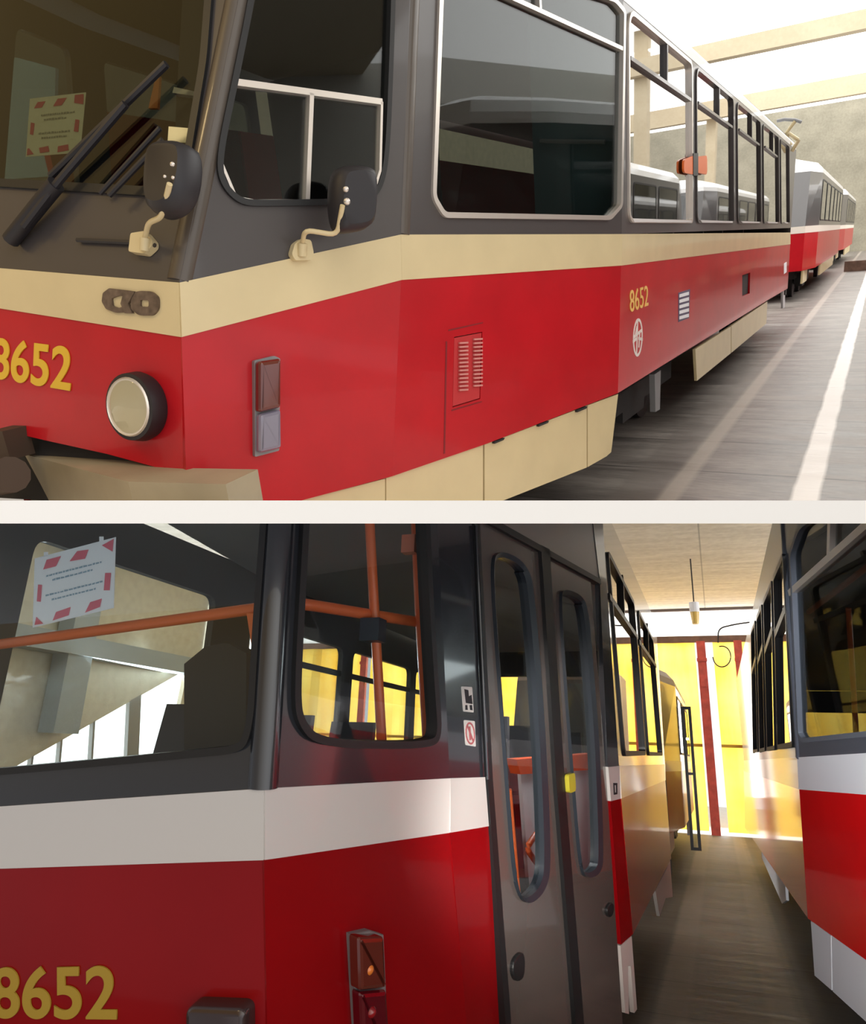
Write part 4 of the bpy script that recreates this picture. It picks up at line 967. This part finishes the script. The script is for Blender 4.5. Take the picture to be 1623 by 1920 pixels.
bm = nb(); box(bm, tuple(g1U.p(699, 1182, -.16)-Vector((.035, .03, .038))), tuple(g1U.p(699, 1182, -.16)+Vector((.035, .03, .038)))); mk('validator_box', bm, mat('blue_black_box', (.03, .04, .06), .4), tB, label='small blue-black box on the orange pole')
bm = nb(); tube(bm, [g1U.p(785, 1003, -.14), g1U.p(787, 1036, -.14)], .03, 12); pq = g1U.p(766, 1020, -.14); box(bm, tuple(pq-Vector((.02, .02, .035))), tuple(pq+Vector((.03, .02, .03)))); mk('pole_clamp', bm, mat('salmon_clamp', (.75, .25, .16), .4), gp)
bm = nb(); prism(bm, [g0U.p(x, y, -.22) for x, y in ((478, 1255), (490, 1250), (489, 1150), (462, 1150))], g0U.n*-.02); mk('corner_gusset', bm, orange, tB)
bm = nb(); prism(bm, [g0U.p(x, y, -.30) for x, y in ((345, 1420), (460, 1412), (462, 1225), (425, 1205), (385, 1212), (345, 1245))], (0, .12, 0)); mk('equipment_cabinet', bm, mat('cabinet_black', (.02, .018, .017), .5), tB)
wp = g2L; bm = nb(); prism(bm, [wp.p(x, y, -.42) for x, y in ((976, 1450), (1116, 1440), (1122, 1660), (996, 1715))], wp.n*-.02); la = wp.p(1045, 1480, -.27); area('added_panel_fill', B, la+Vector((0, 0, .75)), wp.p(1055, 1560, -.42), .5, .12, 13, (1, .98, .96)); pt = mk('wind_screen_panel', bm, mat('white_laminate', (.72, .72, .75), .5), tB)  # the lamp here is added to brighten the white panel behind the door
bm = nb(); prism(bm, [wp.p(x, y, -.40) for x, y in ((968, 1424), (1114, 1413), (1115, 1443), (976, 1452))], wp.n*-.06); mk('orange_cap', bm, mat('orange_cap', (.72, .09, .02), .45), pt)
bm = nb(); tube(bm, [wp.p(954, 1480, -.15), wp.p(972, 1690, -.15)], .012, 10); mk('grab_pole', bm, orange, tB, smooth=True)
bm = nb(); tube(bm, bend([wp.p(1022, 1540, -.2), wp.p(986, 1590, -.2), wp.p(1024, 1645, -.2)], .05), .014, 10); mk('grab_pole', bm, orange, tB, smooth=True)
red_b = [[(.12, .80), (.28, .80), (.34, .93), (.16, .93)], [(.45, .82), (.64, .80), (.68, .92), (.54, .94)], [(.84, .93), (.98, .98), (.97, .80)],
         [(.26, .03), (.46, .05), (.48, .16), (.30, .14)], [(.66, .03), (.84, .06), (.86, .17), (.72, .16)], [(.03, .03), (.14, .02), (.05, .14)], [(.05, .36), (.10, .34), (.11, .58), (.06, .60)], [(.88, .28), (.95, .26), (.96, .50), (.89, .52)]]
sB = sheet(B, g0U, [(61, 1177), (213, 1140), (217, 1007), (65, 1047)], -.02, 'paper_notice', whitep, 'white paper notice with pink-red slanted bars hanging inside the lower tram rear window', 'notice', red_b,
      [(.16, .84, .68, .028), (.24, .74, .60, .028), (.16, .86, .40, .028), (.24, .78, .32, .028)], reddish=mat('pink_red_print', (.72, .14, .20), .7))
bm = nb()
for x, y in ((86, 1041), (190, 1012)): prism(bm, [g0U.p(x-4, y+3, -.02), g0U.p(x+4, y+1, -.02), g0U.p(x+4, y-6, -.02), g0U.p(x-4, y-6, -.02)], g0U.n*-.001)
mk('paper_tab', bm, whitep, sB)
oB = [q1, q2, q3, q4]; roof(tB, oB+[mir(v, CXB) for v in oB[::-1]], CXB, mat('grey_roof', (.45, .44, .42), .5))

# ------------------------------------------------------------------ tram D: near end of the scarlet tram on the right of the lower aisle
d1, d2 = kpt(B, (1495, 1420), (1498, 1480)), kpt(B, (1623, 1412), (1623, 1490))
XD = d1.x; mainD = Pl(B, (XD, 0, 0), (-1, 0, 0)); d1 = mainD.p(1495, 1420)
uD, lD = mainD.p(1466, 985), mainD.p(1514, 1722)
eU = Pl.tri(B, d1, d2, uD); eL = Pl.tri(B, d1, d2, lD)
CXD = XD+1.25; YD = mainD.p(1394, 1425).y
tD = thing(B, 'tram', (CXD, 7, B.fl), 'scarlet tram with cool white band and slate window frames, at the right edge below', 'tram')
ZD = 1.36
H0 = rnd(eU.loop([(1483, 1035), (1487, 1115), (1498, 1375), (1507, 1392), (1640, 1380), (1860, 1362), (1860, 700), (1640, 880), (1500, 985)]), [.05, 0, .02, .03, 0, 0, 0, 0, .06])
QD = [[(1457, 1050), (1470, 1022), (1490, 1400), (1461, 1405)], [(1434, 1108), (1451, 1068), (1454, 1405), (1438, 1408)], [(1420, 1150), (1430, 1122), (1434, 1408), (1423, 1410)], [(1408, 1185), (1417, 1160), (1420, 1411), (1411, 1412)]]
QD = [[(1452, 1080), (1471, 1035), (1489, 1401), (1460, 1405)], [(1433, 1125), (1449, 1087), (1455, 1406), (1440, 1408)], [(1420, 1156), (1430, 1132), (1436, 1408), (1426, 1410)], [(1409, 1183), (1417, 1163), (1422, 1410), (1413, 1411)]]
H1 = [rnd(mainD.loop(q), .05) for q in QD]
r1 = ridge(d1, uD, ZD); rD4 = Vector((XD, YD, ZD)); d4 = Vector((XD, YD, d1.z)); d2b = d1+(d2-d1)*2.0; r2 = d2b+(r1-d1)
bm = nb(); panel(bm, eU, [eU.uv3(q) for q in (d1, d2b, r2, r1)], [H0], 0, -.03); panel(bm, mainD, [mainD.uv3(q) for q in (d1, d4, rD4, r1)], H1, 0, -.03); mk('upper_bodywork', bm, darkD, tD)
bm = nb(); tube(bm, [d1+Vector((.02, .0, 0)), r1+Vector((.02, 0, 0))], .03, 12); mk('corner_pillar', bm, darkD, tD, smooth=True)
window(tD, eU, H0, .022, mat('grey_blue_gasket', (.12, .135, .165), .4), gD, name='large_side_window', barm=silver, bars=[(*P2(eU, (1482, 1112), (1660, 955)), .016), (*P2(eU, (1560, 940), (1557, 1045)), .014)], out=.014)
for q, L in zip(QD, H1):
    yb = [(q[0][0]*.62+q[3][0]*.38, q[0][1]*.66+q[3][1]*.34), (q[1][0]*.72+q[2][0]*.28, q[1][1]*.72+q[2][1]*.28)]
    window(tD, mainD, L, .03, rubber, gS, name='side_window', bars=[(*P2(mainD, *yb), .02)])
bm = nb(); panel(bm, eL, [eL.uv(1498, 1480), eL.uv(1623, 1490), eL.uv(1860, 1508), eL.uv3(d2b), eL.uv3(d1)], (), .003, -.03)
panel(bm, mainD, [mainD.uv(1498, 1480), mainD.uv3(d1), mainD.uv(1394, 1426), mainD.uv(1394, 1446)], (), .003, -.03); mk('waist_band', bm, whiteD, tD)
bm = nb(); panel(bm, eL, eL.loop([(1498, 1480), (1623, 1490), (1860, 1508), (1860, 1960), (1623, 1800), (1514, 1722)]), (), 0, -.03)
panel(bm, mainD, mainD.loop([(1498, 1480), (1394, 1446), (1396, 1552), (1514, 1722)]), (), 0, -.03); mk('lower_bodywork', bm, redD, tD)
skD = mat('light_grey_skirt', (.66, .65, .67), .5)
for L in ([(1516, 1727), (1553, 1754), (1555, 1857), (1523, 1829)], [(1555, 1755), (1623, 1803), (1630, 1926), (1557, 1859)], [(1626, 1805), (1860, 1970), (1860, 2130), (1632, 1928)]):
    bm = nb(); panel(bm, eL, eL.loop(L), (), -.01, -.03); mk('skirt_panel', bm, skD, tD)
bm = nb(); panel(bm, mainD, mainD.loop([(1425, 1588), (1468, 1648), (1471, 1688), (1463, 1694), (1426, 1608)]), (), -.01, -.03); mk('skirt_panel', bm, skD, tD)
bogie(tD, B, XD, 6.2, CXD, B.fl)
bm = nb(); box(bm, (XD+.32, 4.9, B.fl+.35), (CXD+.9, YD, B.fl+.6)); mk('underframe', bm, under, tD)
pd = lambda q, d: Vector((q.x+d*1.3, q.y+d, q.z))
def planD(z, d=.08):
    a = d1+(lD-d1)*((z-d1.z)/(lD.z-d1.z)) if z < d1.z else ridge(d1, uD, z); b_ = a+(d2b-d1)
    L = [pd(a, d), pd(b_, d), Vector((XD+d, YD-.05, z))]
    return [Vector((q.x, q.y, z)) for q in (L[2], L[0], L[1])]+[Vector((CXD+.5, L[1].y, z)), Vector((2*CXD-XD-d, L[0].y, z)), Vector((2*CXD-XD-d, YD-.05, z))]
bm = nb(); prism(bm, planD(B.fl+.84), (0, 0, -.04)); mk('interior_floor', bm, intD, tD)
bm = nb(); prism(bm, planD(1.2), (0, 0, .03)); mk('interior_ceiling', bm, intD, tD)
farD = dirplane(B, (2*CXD-XD, 0, 0), (1, 0, 0), (0, 1, 0)); hd = [rnd([(y, .02), (y+1.3, .02), (y+1.3, .8), (y, .8)], .08) for y in (3.4, 4.9, 6.4, 7.9)]
bm = nb(); panel(bm, farD, [(2.6, B.fl+.5), (YD, B.fl+.5), (YD, 1.3), (2.6, 1.3)], hd, 0, -.05); mk('far_side_wall', bm, intD, tD)
bm = nb(); box(bm, (XD+.25, YD, B.fl+.5), (2*CXD-XD-.25, YD+.05, -.03)); box(bm, (XD+.25, YD, .85), (2*CXD-XD-.25, YD+.05, 1.2)); mk('far_end_wall', bm, darkD, tD)
bm = nb(); prism(bm, [(XD, YD, B.fl+.55), (XD, YD, 1.1), (XD+.28, YD+.95, 1.0), (XD+.22, YD+.85, B.fl+.55)], (.04, 0, 0)); mk('far_corner', bm, darkD, tD)
nE = d2b.y+.02; plE = dirplane(B, (0, nE, 0), (0, -1, 0), (1, 0, 0)); ex0, ex1 = d2b.x+.01, 2*CXD-d2b.x-.01
bm = nb(); panel(bm, plE, [(ex0, B.fl+.5), (ex1, B.fl+.5), (ex1, d1.z-.17), (ex0, d1.z-.17)], (), 0, -.03); mk('end_lower_wall', bm, redD, tD)
bm = nb(); panel(bm, plE, [(ex0, d1.z-.17), (ex1, d1.z-.17), (ex1, d1.z), (ex0, d1.z)], (), .002, -.03); mk('end_band', bm, whiteD, tD)
LE = [(ex0, d1.z), (ex1, d1.z), (ex1, ZD), (ex0, ZD)]; HE = rnd(inset(LE, .1), .08)
bm = nb(); panel(bm, plE, LE, [HE], 0, -.03); mk('end_window_frame', bm, darkD, tD)
bm = nb(); panel(bm, plE, HE, (), -.01, -.015); mk('end_windscreen', bm, gD, tD)
bm = nb(); tube(bm, [eU.p(1516, 1147, -.25), eU.p(1640, 1052, -.25)], .016, 10); mk('handrail', bm, orange, tD, smooth=True)
bm = nb(); tube(bm, [eU.p(1590, 1140, -.5), eU.p(1606, 1400, -.5)], .016, 10); mk('grab_pole', bm, orange, tD, smooth=True)
for x, y in ((1.25, 4.4), (1.25, 5.4), (2.1, 5.0), (1.2, 6.6)): seat(tD, x, y, B)
oD = [r1, rD4]; oD = [r2]+oD; roof(tD, oD+[mir(v, CXD) for v in oD[::-1]], CXD, mat('grey_roof', (.45, .44, .42), .5))
# tram beyond, on the left track, with its door leaf standing open into the aisle
palB = (redB, whiteB, mat('dark_brown_band', (.05, .035, .03), .3, coat=.5), mat('brown_roof', (.22, .15, .11), .5), skB)
YI = 10.6
tI = plain_tram(B, XB-.02, CXB, YI, YI+7.6, palB, 'dark tram behind the crimson one, its door leaf open into the lower aisle', nwin=3)
bm = nb(); pl = dirplane(B, (XB+.02, YI+2.1, 0), (0, -1, 0), (1, 0, 0))
zt_ = B.ony(1300, 1325, YI+2.1).z; xe = B.ony(1304, 1450, YI+2.1).x; L = [(0, B.fl+.28), (xe-XB-.02, B.fl+.28), (xe-XB-.02, zt_), (0, zt_)]
ring(bm, pl, L, .045, .02, -.02); panel(bm, pl, [(0, -.2), (xe-XB-.02, -.2), (xe-XB-.02, -.16), (0, -.16)], (), .015, -.015); ol = mk('open_door_leaf', bm, rubber, tI)
bm = nb(); panel(bm, pl, inset(L, .03), (), .003, -.003); mk('door_pane', bm, gB, ol)
